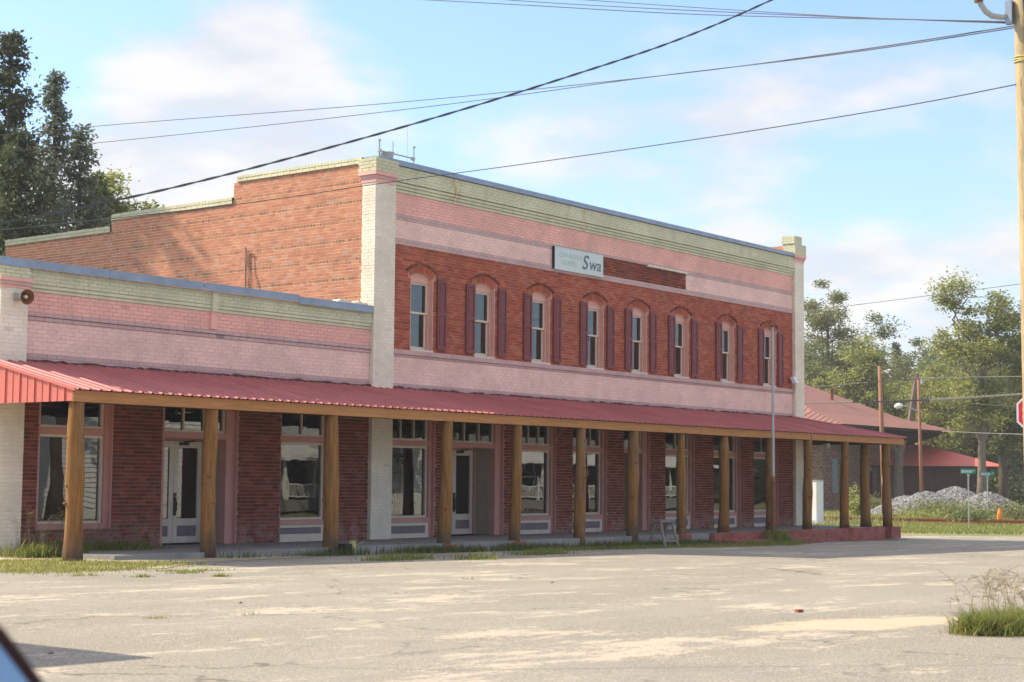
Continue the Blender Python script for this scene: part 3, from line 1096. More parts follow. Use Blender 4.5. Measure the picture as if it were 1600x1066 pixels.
def shop_door(parent, a, b, mull, leaves=2):
    """entry bay: pink posts and beam in front, transom over it, glazed doors set back"""
    y = BY0 + 0.10
    yd = 26.86
    m = MB()
    m.box(a + 0.002, a + 0.14, y, y + 0.2, 0.2, LZ1)
    m.box(b - 0.26, b - 0.003, y, y + 0.2, 0.2, LZ1)
    m.box(b - 0.03, b - 0.004, BY0 + 0.012, y, 0.2, LZ1)
    m.box(a + 0.14, b - 0.26, y + 0.02, y + 0.2, 2.37, 2.49)
    m.box(a + 0.145, b - 0.262, yd - 0.03, yd + 0.08, 2.335, 2.42)
    m.box(b - 0.33, b - 0.267, yd - 0.05, yd - 0.005, 0.2, 2.334)
    m.box(a + 0.146, a + 0.20, yd - 0.05, yd - 0.005, 0.2, 2.334)
    o = m.build('entry_frame', M['trim_pink'], parent)
    m = MB()
    m.box(b - 0.264, b - 0.20, y + 0.201, yd + 0.1, 0.2, 2.45)
    m.box(a + 0.08, a + 0.144, y + 0.201, yd + 0.1, 0.2, 2.45)
    m.box(a + 0.145, b - 0.265, y + 0.201, yd + 0.1, 2.421, 2.47)
    m.build('return_wall', M['beige'], o)
    p, q = a + 0.142, b - 0.262
    yg = y + 0.11
    m = MB()
    m.box(p, p + 0.045, yg - 0.05, yg + 0.05, 2.492, LZ1 - 0.01)
    m.box(q - 0.045, q, yg - 0.05, yg + 0.05, 2.492, LZ1 - 0.01)
    m.box(p + 0.045, q - 0.045, yg - 0.05, yg + 0.05, 2.492, 2.54)
    for k in range(1, mull + 1):
        xm = p + (q - p) * k / (mull + 1)
        m.box(xm - 0.016, xm + 0.016, yg - 0.045, yg + 0.045, 2.541, LZ1 - 0.06)
    m.build('transom_frame', M['trim_cream'], o)
    e = [p + 0.04 + (q - p - 0.08) * k / (mull + 1) for k in range(mull + 2)]
    for xa, xb in zip(e[:-1], e[1:]):
        m = MB()
        m.quad((xa, yg, 2.535), (xb, yg + random.uniform(-0.004, 0.004), 2.535), (xb, yg, LZ1 - 0.055), (xa, yg, LZ1 - 0.055))
        m.build('transom_pane', M['glass'], o)
    d0, d1 = a + 0.202, b - 0.332
    for k in range(leaves):
        xa = d0 + (d1 - d0) * k / leaves + 0.004
        xb = d0 + (d1 - d0) * (k + 1) / leaves - 0.004
        st = 0.115
        m = MB()
        m.box(xa, xa + st, yd, yd + 0.05, 0.215, 2.325)
        m.box(xb - st, xb, yd, yd + 0.05, 0.215, 2.325)
        for c, e_ in ((0.215, 0.35), (0.57, 0.72), (2.19, 2.325)):
            m.box(xa + st, xb - st, yd, yd + 0.05, c, e_)
        lf = m.build('door_leaf', M['trim_cream'], parent)
        m = MB()
        m.quad((xa + st, yd + 0.025, 0.72), (xb - st, yd + 0.025, 0.72), (xb - st, yd + 0.025, 2.19), (xa + st, yd + 0.025, 2.19))
        m.build('pane', M['glass'], lf)
        m = MB()
        m.box(xa + st, xb - st, yd + 0.018, yd + 0.04, 0.35, 0.57)
        m.build('kick_panel', M['panel_lav'], lf)
        if k == leaves - 1:
            m = MB()
            hx = xa + 0.03 if leaves == 2 else xa + 0.05
            m.box(hx - 0.025, hx + 0.035, yd - 0.03, yd - 0.002, 0.78, 1.25)
            m.tube([(hx, yd - 0.035, 0.85), (hx, yd - 0.08, 0.9), (hx, yd - 0.08, 1.05), (hx, yd - 0.035, 1.1)], 0.013, 6)
            m.build('handle', M['black'], lf)
            m = MB()
            m.tube([(hx, yd - 0.03, 1.18), (hx, yd - 0.045, 1.18)], 0.018, 8)
            m.build('lock', M['brass'], lf)
            m = MB()
            m.box(xa + 0.12, xa + 0.34, yd - 0.07, yd - 0.002, 2.24, 2.30)
            m.tube([(xa + 0.22, yd - 0.06, 2.31), (xa + 0.45, yd - 0.10, 2.33), (xa + 0.52, yd - 0.04, 2.35)], 0.014, 6)
            m.build('door_closer', M['black'], lf)
    return o


for k in 'DFGIJK':
    shop_window(main, *LOW[k], 2 if k in 'DFG' else 1)
shop_door(main, *LOW['E'], 2)
shop_door(main, *LOW['H'], 1, 1)
# small light fitting high on the right pilaster
fl = thing('floodlight', 'small pale floodlight fixed beside the right-hand pilaster above the porch roof', 'floodlight', (48.50, 25.98, 4.95))
mb = MB()
mb.box(48.36, 48.54, 25.96, 26.09, 4.92, 4.98)
mb.build('bracket', M['grey_metal'], fl)
mb = MB()
mb.prism([(48.25, 25.82, 4.80), (48.47, 25.82, 4.80), (48.47, 25.93, 5.02), (48.25, 25.93, 5.02)], (0, 0.12, -0.02))
mb.build('lamp_head', M['white_paint'], fl)

# wall sign
sg = thing('wall_sign', 'pale aqua signboard with faded words and dark Swa lettering on the pink band', 'sign', (36.45, 26.0, 7.2))
mb = MB()
mb.box(SIGN_X[0], SIGN_X[1], 26.03, 26.085, 7.185, 7.785)
mb.build('sign_board', M['sign_face'], sg)
mb = MB()
for q in ((SIGN_X[0] - 0.015, SIGN_X[1] + 0.005, 7.786, 7.80), (SIGN_X[0] - 0.015, SIGN_X[1] + 0.005, 7.17, 7.184)):
    mb.box(q[0], q[1], 26.02, 26.085, q[2], q[3])
mb.build('sign_edge', M['sign_faded'], sg)
mb = MB()
mb.box(SIGN_X[0] - 0.03, SIGN_X[0] - 0.001, 26.022, 26.085, 7.185, 7.785)
mb.build('sign_end', M['black'], sg)


def lettering(txt, x, y, z, size, mat, parent, shear=0.0, sx=1.0, align='LEFT', off=0.0, rotz=0.0, ext=0.002):
    cu = bpy.data.curves.new('lettering', 'FONT')
    cu.body = txt
    cu.size = size
    cu.shear = shear
    cu.extrude = ext
    cu.offset = off
    cu.align_x = align
    cu.materials.append(mat)
    o = bpy.data.objects.new('lettering', cu)
    link(o, parent)
    o.location = Vector((x, y, z)) - OFF[o]
    o.rotation_euler = (math.pi / 2, 0, rotz)
    o.scale = (sx, 1, 1)
    me = bpy.data.meshes.new_from_object(o)
    k = bpy.data.objects.new('lettering', me)
    COL.objects.link(k)
    k.parent, k.location, k.rotation_euler, k.scale = parent, o.location, o.rotation_euler, o.scale
    OFF[k] = OFF[o]
    bpy.data.objects.remove(o)
    return k


lettering('COUNTRY', 35.50, 26.027, 7.53, 0.18, M['sign_faded'], sg, sx=1.22, off=0.003)
lettering('GOSPEL', 35.60, 26.027, 7.335, 0.18, M['sign_faded'], sg, sx=1.2, off=0.003)
lettering('S', 36.53, 26.026, 7.31, 0.55, M['sign_dark'], sg, shear=0.26, sx=1.12, off=0.006)
lettering('wa', 36.87, 26.026, 7.32, 0.46, M['sign_dark'], sg, shear=0.18, sx=1.1, off=0.004)

# antenna frame on the roof
an = thing('antenna', 'thin metal antenna frame with small dish on the roof above the left corner', 'antenna', (31.9, 28.6, 8.2))
AN = (31.9, 28.6)
mb = MB()
for dx, h, r in ((-0.72, 10.22, 0.02), (0.62, 10.25, 0.016), (-0.2, 10.3, 0.012)):
    mb.tube([(AN[0] + dx, AN[1], 8.1), (AN[0] + dx, AN[1], h)], r, 6)
mb.tube([(AN[0] + 0.36, AN[1], 8.1), (AN[0] + 0.36, AN[1], 10.8)], 0.005, 5)
mb.build('mast', M['grey_metal'], an)
mb = MB()
mb.tube([(AN[0] - 0.72, AN[1], 9.98), (AN[0] + 0.62, AN[1], 9.98)], 0.018, 6)
mb.box(AN[0] - 0.75, AN[0] - 0.67, AN[1] - 0.04, AN[1] + 0.04, 9.94, 10.02)
mb.box(AN[0] + 0.52, AN[0] + 0.63, AN[1] - 0.04, AN[1] + 0.04, 9.93, 10.01)
for dx, z in ((-0.72, 10.23), (0.62, 10.26)):
    mb.box(AN[0] + dx - 0.035, AN[0] + dx + 0.035, AN[1] - 0.03, AN[1] + 0.03, z, z + 0.045)
mb.build('crossbar', M['grey_metal'], an)
mb = MB()
mb.tube([(AN[0] - 0.42, AN[1], 9.95), (AN[0] - 0.42, AN[1] - 0.02, 9.80), (AN[0] - 0.42, AN[1] - 0.03, 9.72)], [0.19, 0.14, 0.03], 14)
mb.tube([(AN[0] - 0.46, AN[1], 9.71), (AN[0] - 0.46, AN[1], 8.2)], 0.022, 6)
mb.build('dish', M['grey_metal'], an)

# conduit on the sunlit side wall
cd = thing('conduit', 'rusty conduit pipe with a loose cable end on the sunlit side wall', 'conduit', (28.2, 30.27, 5.4))
mb = MB()
mb.tube([(28.19, 30.27, 5.2), (28.19, 30.27, 7.16), (28.17, 30.25, 7.22), (28.12, 30.20, 7.22)], 0.028, 7)
mb.build('pipe', M['conduit_paint'], cd)
mb = MB()
mb.tube([(28.14, 30.22, 7.18), (28.15, 30.16, 6.8), (28.14, 30.06, 6.5), (28.12, 29.92, 6.25)], 0.016, 6)
mb.tube([(28.15, 30.19, 7.1), (28.16, 30.12, 6.75), (28.15, 30.0, 6.45), (28.14, 29.96, 6.3)], 0.013, 6)
mb.build('cable', M['conduit_paint'], cd)

# ------------------------------------------------------------------ the single-storey building
SX0, SX1 = 18.19, 28.225
left = thing('single_storey_building', 'single-storey brick shop with pink and green painted parapet', 'building', (23.2, 26.0, 0.1))
mb = MB()
holes = [(a, b, 0.15 if k == 'B' else (0.56 if k == 'A' else 0.15), LZ1) for k, (a, b) in LOWL.items()]
wall_sheet(mb, SX0 + 0.02, SX1 - 0.002, -0.3, 5.42, holes, BY0 + 0.008)
mb.build('wall', M['mortar_low'], left)
mb = MB()
mb.box(SX0 + 0.011, SX0 + 0.3, 26.46, 40, -0.3, 5.3)
mb.build('side_wall', M['brick_side'], left)
mb = MB()
mb.box(SX0 + 0.3, SX1 - 0.0, 39.7, 40.0, -0.3, 5.0)
mb.build('rear_wall', M['brick_side'], left)
mb = MB()
mb.quad((SX0 + 0.3, 26.4, 5.0), (BX0 - 0.001, 26.4, 5.0), (BX0 - 0.001, 40, 4.8), (SX0 + 0.3, 40, 4.8))
mb.build('roof', M['tar'], left)
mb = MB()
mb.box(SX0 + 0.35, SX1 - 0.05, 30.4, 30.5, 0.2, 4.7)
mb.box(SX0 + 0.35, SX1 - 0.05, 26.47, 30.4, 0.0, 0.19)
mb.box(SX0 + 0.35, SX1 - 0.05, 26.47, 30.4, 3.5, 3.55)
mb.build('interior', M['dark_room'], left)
lhl = [rect_hole(a, b, 0.57 if k == 'A' else 0.15, LZ1) for k, (a, b) in LOWL.items()]
rc = courses(18.79, 28.235, 0.115, 3.70, lhl)
# the 300 bricks nearest the camera are single pieces, the rest one mesh
vis = sorted([r for r in rc if r[3] < 2.85], key=lambda r: r[0] + 0.15 * r[2])
near = set(vis[:300])
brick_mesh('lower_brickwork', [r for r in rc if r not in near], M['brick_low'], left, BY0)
ub = bpy.data.meshes.new('brick')
ub.from_pydata([(0, 0, 0), (1, 0, 0), (1, 0, 1), (0, 0, 1), (0, 0.04, 0), (1, 0.04, 0), (1, 0.04, 1), (0, 0.04, 1)], [], [(0, 1, 2, 3), (1, 5, 6, 2), (4, 0, 3, 7), (3, 2, 6, 7), (4, 5, 1, 0)])
ub.materials.append(M['brick_low'])
for (a, b, za, zb, _) in vis[:300]:
    o = bpy.data.objects.new('brick', ub)
    link(o, left)
    o.location = Vector((a, BY0 + random.gauss(0, 0.003), za)) - OFF[o]
    o.scale = (b - a, 1, zb - za)

LF = BY0
band('mauve_band', 18.79, 28.235, 3.70, 3.85, M['lav'], M['lav_joint'], left, LF - 0.004)
band('pale_pink_band', 18.79, 28.235, 3.85, 4.47, M['pink_pale'], M['palepink_joint'], left, LF)
band('upper_mauve_band', 18.79, 28.235, 4.47, 4.545, M['lav'], M['lav_joint'], left, LF - 0.02)
band('upper_mauve_course', 18.79, 28.235, 4.552, 4.63, M['lav'], M['lav_joint'], left, LF - 0.04)
band('salmon_band', 18.79, 28.235, 4.63, 5.01, M['pink'], M['pink_joint'], left, LF)
for i in range(2):
    mb = MB()
    mb.box(18.79, 28.235, LF - 0.022 * (i + 1), LF + 0.02, 5.012 + i * 0.07, 5.074 + i * 0.07)
    mb.build('cornice_step', M['green'], left)
band('green_frieze', 18.79, 28.235, 5.15, 5.43, M['green'], M['green_joint'], left, LF - 0.055)
mb = MB()
mb.box(23.34, 23.49, LF - 0.085, LF + 0.02, 5.012, 5.42)
mb.build('parapet_strip', M['green'], left)
mb = MB()
mb.box(23.34, 23.49, LF - 0.05, LF + 0.02, 4.645, 5.010)
mb.build('parapet_strip', M['pink'], left)
for a, b in ((18.0, 20.6), (20.6, 23.03), (23.06, 25.8), (25.8, 28.2)):
    mb = MB()
    dz = -0.035 if a > 24 else 0.0
    mb.box(a + 0.005, b - 0.005, 25.955, 26.45, 5.555 + dz, 5.585 + dz)
    mb.box(a + 0.005, b - 0.005, 25.955, 25.967, 5.425 + dz, 5.554 + dz)
    mb.build('coping', M['flashing'], left)
mb = MB()
for k in range(9):
    x = 27.15 + k * 0.125
    mb.box(x, x + 0.12, 26.25 + random.uniform(-0.05, 0.05), 26.5, 5.50, 5.60 + random.uniform(-0.03, 0.05) + 0.008 * k)
mb.build('broken_coping', M['cream'], left)
# left pilaster with pink capital
mb = MB()
mb.box(SX0 + 0.003, 18.787, 26.003, 26.125, 0.0, 5.05)
p = mb.build('pilaster', M['cream_joint'], left)
brick_mesh('painted_bricks', courses(SX0, 18.79, 0.10, 5.05), M['cream'], p, 26.0, jit=0.0015)
brick_mesh('painted_return', courses(26.0, 26.45, 0.10, 5.05), M['cream'], p, SX0, axis='y', jit=0.0015)
for (z, h, pr, mt) in ((5.03, 0.055, 0.02, 'pink'), (5.087, 0.065, 0.04, 'lav'), (5.154, 0.07, 0.06, 'pink')):
    mb = MB()
    mb.box(SX0 - pr, 18.79 + pr, 26.0 - pr, 26.4, z, z + h)
    mb.build('capital_moulding', M[mt], left)
mb = MB()
mb.box(SX0 - 0.02, 18.81, 25.985, 26.3, 5.226, 5.43)
p = mb.build('capital_core', M['green_joint'], left)
brick_mesh('capital_bricks', courses(SX0 - 0.03, 18.82, 5.226, 5.43), M['green'], p, 25.975)
shop_window(left, *LOWL['A'], 1, apron=True)
shop_window(left, *LOWL['C'], 1, boards=(0.18, 0.36, 0.50))
shop_door(left, *LOWL['B'], 2)
mb = MB()
mb.box(SX0 + 0.3, 18.95, 26.13, 26.42, -0.2, 0.09)
mb.box(19.0, 22.2, 26.06, 26.10, -0.2, 0.10)
mb.build('plinth', M['mortar_low'], left)

# loudspeaker horn on the left pilaster
hs = thing('loudspeaker', 'grey horn loudspeaker fixed high on the white pilaster', 'loudspeaker', (18.55, 25.9, 4.9))
c = Vector((18.56, 25.80, 4.86))
ax = Vector((-0.12, -0.97, -0.12)).normalized()
mb = MB()
mb.tube([c - ax * 0.16, c - ax * 0.12, c - ax * 0.03, c + ax * 0.05, c + ax * 0.10, c + ax * 0.105], [0.05, 0.055, 0.06, 0.095, 0.14, 0.146], 18, caps=False)
mb.build('horn', M['cream'], hs, smooth=True)
mb = MB()
mb.tube([c + ax * 0.104, c + ax * 0.04, c - ax * 0.05], [0.143, 0.085, 0.05], 18)
mb.v = mb.v[:-18] + mb.v[-18:]
mb.f = mb.f[:-2] + mb.f[-1:]
mb.build('horn_throat', M['rust'], hs, smooth=True)
mb = MB()
mb.tube([c - ax * 0.05, c + ax * 0.06, c + ax * 0.085], [0.035, 0.035, 0.02], 10)
mb.build('horn_plug', M['cream'], hs)
mb = MB()
mb.box(18.46, 18.58, 25.93, 25.999, 4.80, 4.94)
mb.build('bracket', M['grey_metal'], hs)

# ------------------------------------------------------------------ the porch roof on log posts
po = thing('porch_awning', 'long red metal porch roof on peeled log posts along both shop fronts', 'porch roof', (34.0, 24.7, 0.2))
ZW, ZE, YW, YE = 3.70, 3.06, 26.09, 23.33
SL = (ZW - ZE) / (YW - YE)
PX0, PX1 = 17.85, 51.12
TH = 0.004


def roof_sheet(x0, wdt, yw, ye, parent, name='roof_sheet', clip=None):
    """one ribbed steel sheet running from the wall down to the eave"""
    m = MB()
    prof = []
    for k in range(4):
        c = wdt * (k + 0.5) / 4
        prof += [(c - 0.034, 0), (c - 0.016, 0.021), (c + 0.016, 0.021), (c + 0.034, 0)]
        if k < 3:
            mid = wdt * (k + 1) / 4
            prof += [(mid - 0.012, 0), (mid, 0.005), (mid + 0.012, 0)]
    prof = [(0, 0)] + prof + [(wdt, 0)]
    for (xa, ha), (xb, hb) in zip(prof[:-1], prof[1:]):
        ya = yb = yw
        if clip:
            ya, yb = clip(x0 + xa), clip(x0 + xb)
        za, zb = ZE + (ya - YE) * SL, ZE + (yb - YE) * SL
        m.quad((x0 + xa, ye, ZE + ha), (x0 + xb, ye, ZE + hb), (x0 + xb, yb, zb + hb), (x0 + xa, ya, za + ha))
        m.quad((x0 + xa, ye, ZE + ha - 0.006), (x0 + xa, ya, za + ha - 0.006), (x0 + xb, yb, zb + hb - 0.006), (x0 + xb, ye, ZE + hb - 0.006))
        m.quad((x0 + xa, ye, ZE + ha - 0.006), (x0 + xb, ye, ZE + hb - 0.006), (x0 + xb, ye, ZE + hb), (x0 + xa, ye, ZE + ha))
    return m.build(name, M['red_metal'], parent)


SHW = 0.915
nsh = int((48.5 - PX0) / SHW)
r0 = roof_sheet(PX0, SHW - 0.004, YW - 0.02, YE, po)
for i in range(1, nsh):
    dup(r0, po, (i * SHW, random.uniform(-0.012, 0.012), 0))
HX0 = PX0 + nsh * SHW      # hip end: the roof turns the corner of the building
xs = HX0
hip = lambda x: YW - 0.02 if x <= 48.42 else max(YE + 0.005, YW - 0.02 - (x - 48.42) * (YW - 0.02 - YE) / (51.12 - 48.42))
while xs < 51.0:
    wd = min(SHW, 51.12 - xs)
    roof_sheet(xs, wd - 0.004, YW, YE, po, clip=hip)
    xs += SHW
mb = MB()   # the eastern slope of the hip
mb.quad((48.42, YW - 0.02, ZW - 0.004), (51.12, YE, ZE), (51.12, 33, ZE), (49.2, 33, ZW - 0.2), (49.2, 26.3, ZW - 0.2))
mb.build('hip_slope', M['red_metal'], po)
mb = MB()
mb.tube([(48.40, YW - 0.02, ZW + 0.02), (51.14, YE - 0.01, ZE + 0.022)], 0.035, 6)
mb.build('hip_cap', M['red_metal'], po)
m = MB()
pth = []
xx = 18.8
while xx < 48.5:
    pth.append((xx, YW - 0.005 + random.uniform(-0.01, 0.008), ZW + 0.012 + random.uniform(-0.012, 0.022)))
    xx += random.uniform(0.08, 0.3)
m.tube(pth, [random.uniform(0.018, 0.038) for _ in pth], 6)
m.build('tar_seal', M['tar_dark'], po)
# gable end of ribbed red metal
yy = 23.42
GB = 2.86
while yy < 26.0:
    y2 = min(yy + 0.212, 26.06)
    mb = MB()
    zt = lambda y: ZE + (y - YE) * SL - 0.012
    mb.prism([(PX0 + 0.03, yy + 0.006, GB), (PX0 + 0.03, y2 - 0.006, GB), (PX0 + 0.03, y2 - 0.006, zt(y2)), (PX0 + 0.03, yy + 0.006, zt(yy))], (0.012, 0, 0))
    rb = 0.022 if round((yy - 23.42) / 0.212) % 2 else 0.010
    mb.prism([(PX0 + 0.03 - rb, yy - 0.006 - rb * 0.4, GB + 0.003), (PX0 + 0.03 - rb, yy + 0.004 + rb * 0.4, GB + 0.003), (PX0 + 0.03 - rb, yy + 0.004 + rb * 0.4, zt(yy) - 0.012), (PX0 + 0.03 - rb, yy - 0.006 - rb * 0.4, zt(yy) - 0.012)], (rb + 0.004, 0, 0))
    mb.build('gable_panel', M['red_metal_end'], po)
    yy += 0.212
mb = MB()
mb.prism([(PX0 - 0.01, YE - 0.012, ZE - 0.03), (PX0 - 0.01, YW - 0.03, ZW - 0.036), (PX0 - 0.01, YW - 0.03, ZW + 0.012), (PX0 - 0.01, YE - 0.012, ZE + 0.022)], (0.05, 0, 0))
mb.build('rake_trim', M['red_metal_end'], po)
# fascia boards
fx = [17.87, 22.6, 25.9, 28.05, 31.45, 34.9, 38.4, 41.8, 45.6, 48.6, 51.06]
for a, b in zip(fx[:-1], fx[1:]):
    m = MB()
    d1, d2 = random.uniform(-0.012, 0.012), random.uniform(-0.012, 0.012)
    P = [(a + 0.003, 23.385, 2.845 + d1), (b - 0.003, 23.385, 2.845 + d2), (b - 0.003, 23.385, 3.045), (a + 0.003, 23.385, 3.045)]
    m.prism(P, (0, 0.045, 0))
    m.build('fascia_board', M['fascia'], po)
mb = MB()
mb.box(51.015, 51.06, 23.43, 33, 2.85, 3.04)
mb.build('fascia_board', M['fascia'], po)
mb = MB()
mb.box(17.95, 50.3, 23.50, 23.64, 2.84, 3.0)
mb.box(49.95, 50.09, 23.64, 33, 2.84, 3.0)
mb.build('header_beam', M['dark_wood'], po)
k = 0
xr = 18.3
while xr < 50.9:
    mb = MB()
    yw2 = YW - 0.04 if xr < 48.4 else max(24.0, hip(xr) - 0.06)
    zw2 = ZE + (yw2 - YE) * SL
    mb.prism([(xr, 23.44, ZE - 0.14), (xr, yw2, zw2 - 0.14), (xr, yw2, zw2 - 0.015), (xr, 23.44, ZE - 0.012)], (0.045, 0, 0))
    mb.build('rafter', M['dark_wood'], po)
    xr += 0.915


def log(x, y, zb, zt, r0, r1, seed, lean=0.0):
    rr = random.Random(seed)
    n = 11
    path, rads = [], []
    ph = rr.uniform(0, 6)
    for i in range(n):
        t = i / (n - 1)
        path.append((x + lean * t + 0.022 * math.sin(ph + t * 5), y + 0.02 * math.cos(ph + t * 4), zb + (zt - zb) * t))
        k = 1 + 0.06 * math.sin(ph * 2 + t * 9) + rr.uniform(-0.03, 0.03)
        rads.append((r0 + (r1 - r0) * t) * k + (0.018 if i == 0 else 0))
    kn = rr.randint(4, 8)
    rads[kn] += 0.013
    m = MB()
    m.tube(path, rads, 14)
    for _ in range(3):
        t = rr.uniform(0.25, 0.9)
        a = rr.uniform(2.2, 5.2)
        rad_ = r0 + (r1 - r0) * t
        c = Vector((x + lean * t + math.cos(a) * rad_ * 0.9, y + math.sin(a) * rad_ * 0.9, zb + (zt - zb) * t))
        m.tube([c, c + Vector((math.cos(a), math.sin(a), 0.3)) * 0.045], [0.035, 0.016], 6)
    o = m.build('post', M['log'], po, smooth=True)
    return o


PYP = 23.53
POSTS = [(116, 0.168, 0.138, 0.02), (327, 0.140, 0.125, 0.0), (517, 0.165, 0.13, 0.0), (696, 0.155, 0.118, 0.05), (806, 0.135, 0.11, 0.05), (906.5, 0.15, 0.12, 0.0), (989, 0.16, 0.135, 0.0),
         (1064, 0.145, 0.11, 0.03), (1131, 0.15, 0.125, 0.03), (1203, 0.15, 0.12, 0.0), (1262, 0.145, 0.13, 0.0), (1320, 0.15, 0.12, 0.02), (1385.5, 0.15, 0.13, -0.01)]
PXS = []
for i, (px, ra, rb, ln) in enumerate(POSTS):
    d = ray(px, 770)
    x = d.x / d.y * PYP
    PXS.append(x)
    zb = 0.2 if x > 39 and i < 12 else (0.21 if i == 12 else g(x) - 0.1)
    log(x - ln * 0.5, PYP, zb - 0.01, 2.99, ra, rb, 100 + i, ln)
d = ray(1352, 770)
log(d.x / d.y * 23.86, 23.86, 0.19, 2.99, 0.165, 0.145, 300, 0)
# red footings under posts
for i in (3, 4, 7, 8, 9, 10, 11):
    mb = MB()
    x = PXS[i]
    rr = 0.31 if i == 11 else (0.22 if i > 6 else 0.19)
    mb.tube([(x, 23.46, -0.35), (x, 23.46, 0.16 if i < 7 else 0.205), (x, 23.46, 0.17 if i < 7 else 0.215)], [rr, rr, rr * 0.93], 20)
    mb.build('post_footing', M['red_paint'], po)
mb = MB()
x = PXS[12]
mb.box(x - 0.33, x + 0.36, 23.22, 23.86, -0.20, 0.205)
mb.build('post_footing', M['red_paint'], po)
mb = MB()
mb.box(x - 0.46, x + 0.30, 22.95, 23.9, -0.4, -0.17)
mb.build('footing_pad', M['concrete'], po)

# lamp hanging under the porch at the east end
lp = thing('porch_lamp', 'small lamp with clear shade hanging under the east end of the porch roof', 'lamp', tuple(at(1291, 694, 53.6)))
c = at(1291, 694, 53.6)
mb = MB()
mb.tube([(c.x, c.y, c.z + 0.35), (c.x, c.y, c.z + 0.1)], 0.03, 8)
mb.tube([(c.x, c.y, c.z + 0.11), (c.x, c.y, c.z + 0.02)], [0.06, 0.13], 12)
mb.build('lamp_cap', M['black'], lp)
mb = MB()
mb.tube([(c.x, c.y, c.z + 0.02), (c.x, c.y, c.z - 0.08), (c.x, c.y, c.z - 0.15)], [0.12, 0.11, 0.06], 12)
mb.build('lamp_shade', M['lamp_glass'], lp)

# ------------------------------------------------------------------ small things along the street
fp = thing('flagpole', 'thin bare steel flagpole with rusty base standing before the porch posts', 'flagpole', (42.25, 23.08, -0.15))
d = ray(1208, 700)
FX, FY = d.x / d.y * 23.08, 23.08
fp.location = (FX, FY, -0.15)
OFF[fp] = Vector((FX, FY, -0.15))
mb = MB()
mb.tube([(FX, FY, 1.72), (FX, FY, 5.98)], [0.042, 0.033], 10)
mb.build('upper_tube', M['grey_metal'], fp)
mb = MB()
mb.tube([(FX, FY, -0.2), (FX, FY, 1.55), (FX, FY, 1.60), (FX, FY, 1.75)], [0.075, 0.07, 0.09, 0.05], 10)
mb.build('lower_tube', M['rust'], fp)
mb = MB()
mb.tube([(FX, FY, 5.98), (FX, FY, 6.03), (FX, FY, 6.10)], [0.06, 0.075, 0.02], 10)
mb.box(FX - 0.02, FX + 0.10, FY - 0.03, FY + 0.03, 5.90, 5.96)
mb.build('finial', M['rust'], fp)

st = thing('sawhorse', 'small weathered wooden sawhorse with pale legs standing in the weeds', 'sawhorse', (35.8, 22.9, -0.07))
mb = MB()
SHX = 35.75
mb.box(SHX - 0.30, SHX + 0.38, 22.80, 23.03, 0.55, 0.62)
mb.build('top_board', M['panel_lav'], st)
for sx in (-1, 1):
    for sy in (-1, 1):
        mb = MB()
        x0, y0 = SHX + 0.05 + sx * 0.27, 22.915 + sy * 0.08
        mb.prism([(x0 - 0.035, y0 - 0.02, 0.55), (x0 + 0.035, y0 - 0.02, 0.55), (x0 + 0.035 + sx * 0.03, y0 - 0.02 + sy * 0.17, -0.1), (x0 - 0.035 + sx * 0.03, y0 - 0.02 + sy * 0.17, -0.1)], (0, 0.045, 0))
        mb.build('leg', M['old_wood'], st)
mb = MB()
mb.box(SHX - 0.22, SHX + 0.32, 22.70, 22.73, 0.06, 0.11)
mb.build('stretcher', M['old_wood'], st)

d = ray(551, 855)
yp = thing('pipe_stub', 'short yellow pipe stub with a pale stick leaning from it by the sidewalk', 'pipe', (23.6, 22.9, 0.06))
YX, YY = d.x / d.y * 23.25, 23.25
yp.location = (YX, YY, 0.06)
OFF[yp] = Vector((YX, YY, 0.06))
mb = MB()
mb.tube([(YX, YY, 0.0), (YX, YY, 0.30), (YX, YY, 0.33)], [0.07, 0.07, 0.075], 12)
mb.build('pipe', M['yellow'], yp)
mb = MB()
mb.tube([(YX + 0.06, YY, 0.22), (YX + 0.36, YY + 0.03, 0.30)], 0.012, 6)
mb.build('stick', M['old_wood'], yp)
mb = MB()
mb.box(YX - 0.30, YX - 0.08, YY - 0.06, YY + 0.1, 0.02, 0.27)
mb.build('meter_box', M['black'], yp)


def gpoint(px, py, z=None):
    """where the view through a photo pixel meets the sloping ground"""
    d = ray(px, py)
    for t in np.arange(3, 200, 0.02):
        p = Vector((0, 0, EYE)) + d * t
        if p.z <= g(p.x):
            return p
    return Vector((0, 0, EYE)) + d * 150


p = gpoint(1248, 957)
mb = MB()
mb.prism([p + Vector(v) for v in ((-0.055, -0.02, 0), (0.045, -0.035, 0), (0.06, 0.015, 0), (-0.03, 0.035, 0))], (0.006, 0, 0.032))
tag(mb.build('brick_fragment', M['brick']), 'broken red brick fragment lying alone on the pale asphalt', 'brick')
for k, (px, py, lab) in enumerate(((862, 911, 'dark pebble on the asphalt left of the middle, nearest the shadow edge'), (375, 943, 'dark flat pebble on the asphalt below the second log post'), (78, 1022, 'small dark scrap lying in the shadow at lower left'))):
    p = gpoint(px, py)
    m = MB()
    m.tube([p + Vector((0, 0, -0.01)), p + Vector((0.006, 0, 0.008)), p + Vector((0.0, 0.006, 0.014))], [0.022, 0.026, 0.01], 7)
    tag(m.build('pebble', M['wire_grey']), lab, 'pebble')

# stop sign at the right edge
c = at(1625, 645, 27.9)
ss = thing('stop_sign', 'red octagonal stop sign cut by the right edge of the view', 'stop sign', (c.x, c.y, g(c.x)))
vdir = Vector((-c.x, -c.y, 0)).normalized()
side = Vector((vdir.y, -vdir.x, 0)) * -1
if side.dot(_rt) < 0: side = -side


def octo(r, off):
    return [c + vdir * off + side * (r * math.cos(math.pi / 8 + k * math.pi / 4)) + Vector((0, 0, r * math.sin(math.pi / 8 + k * math.pi / 4))) for k in range(8)]


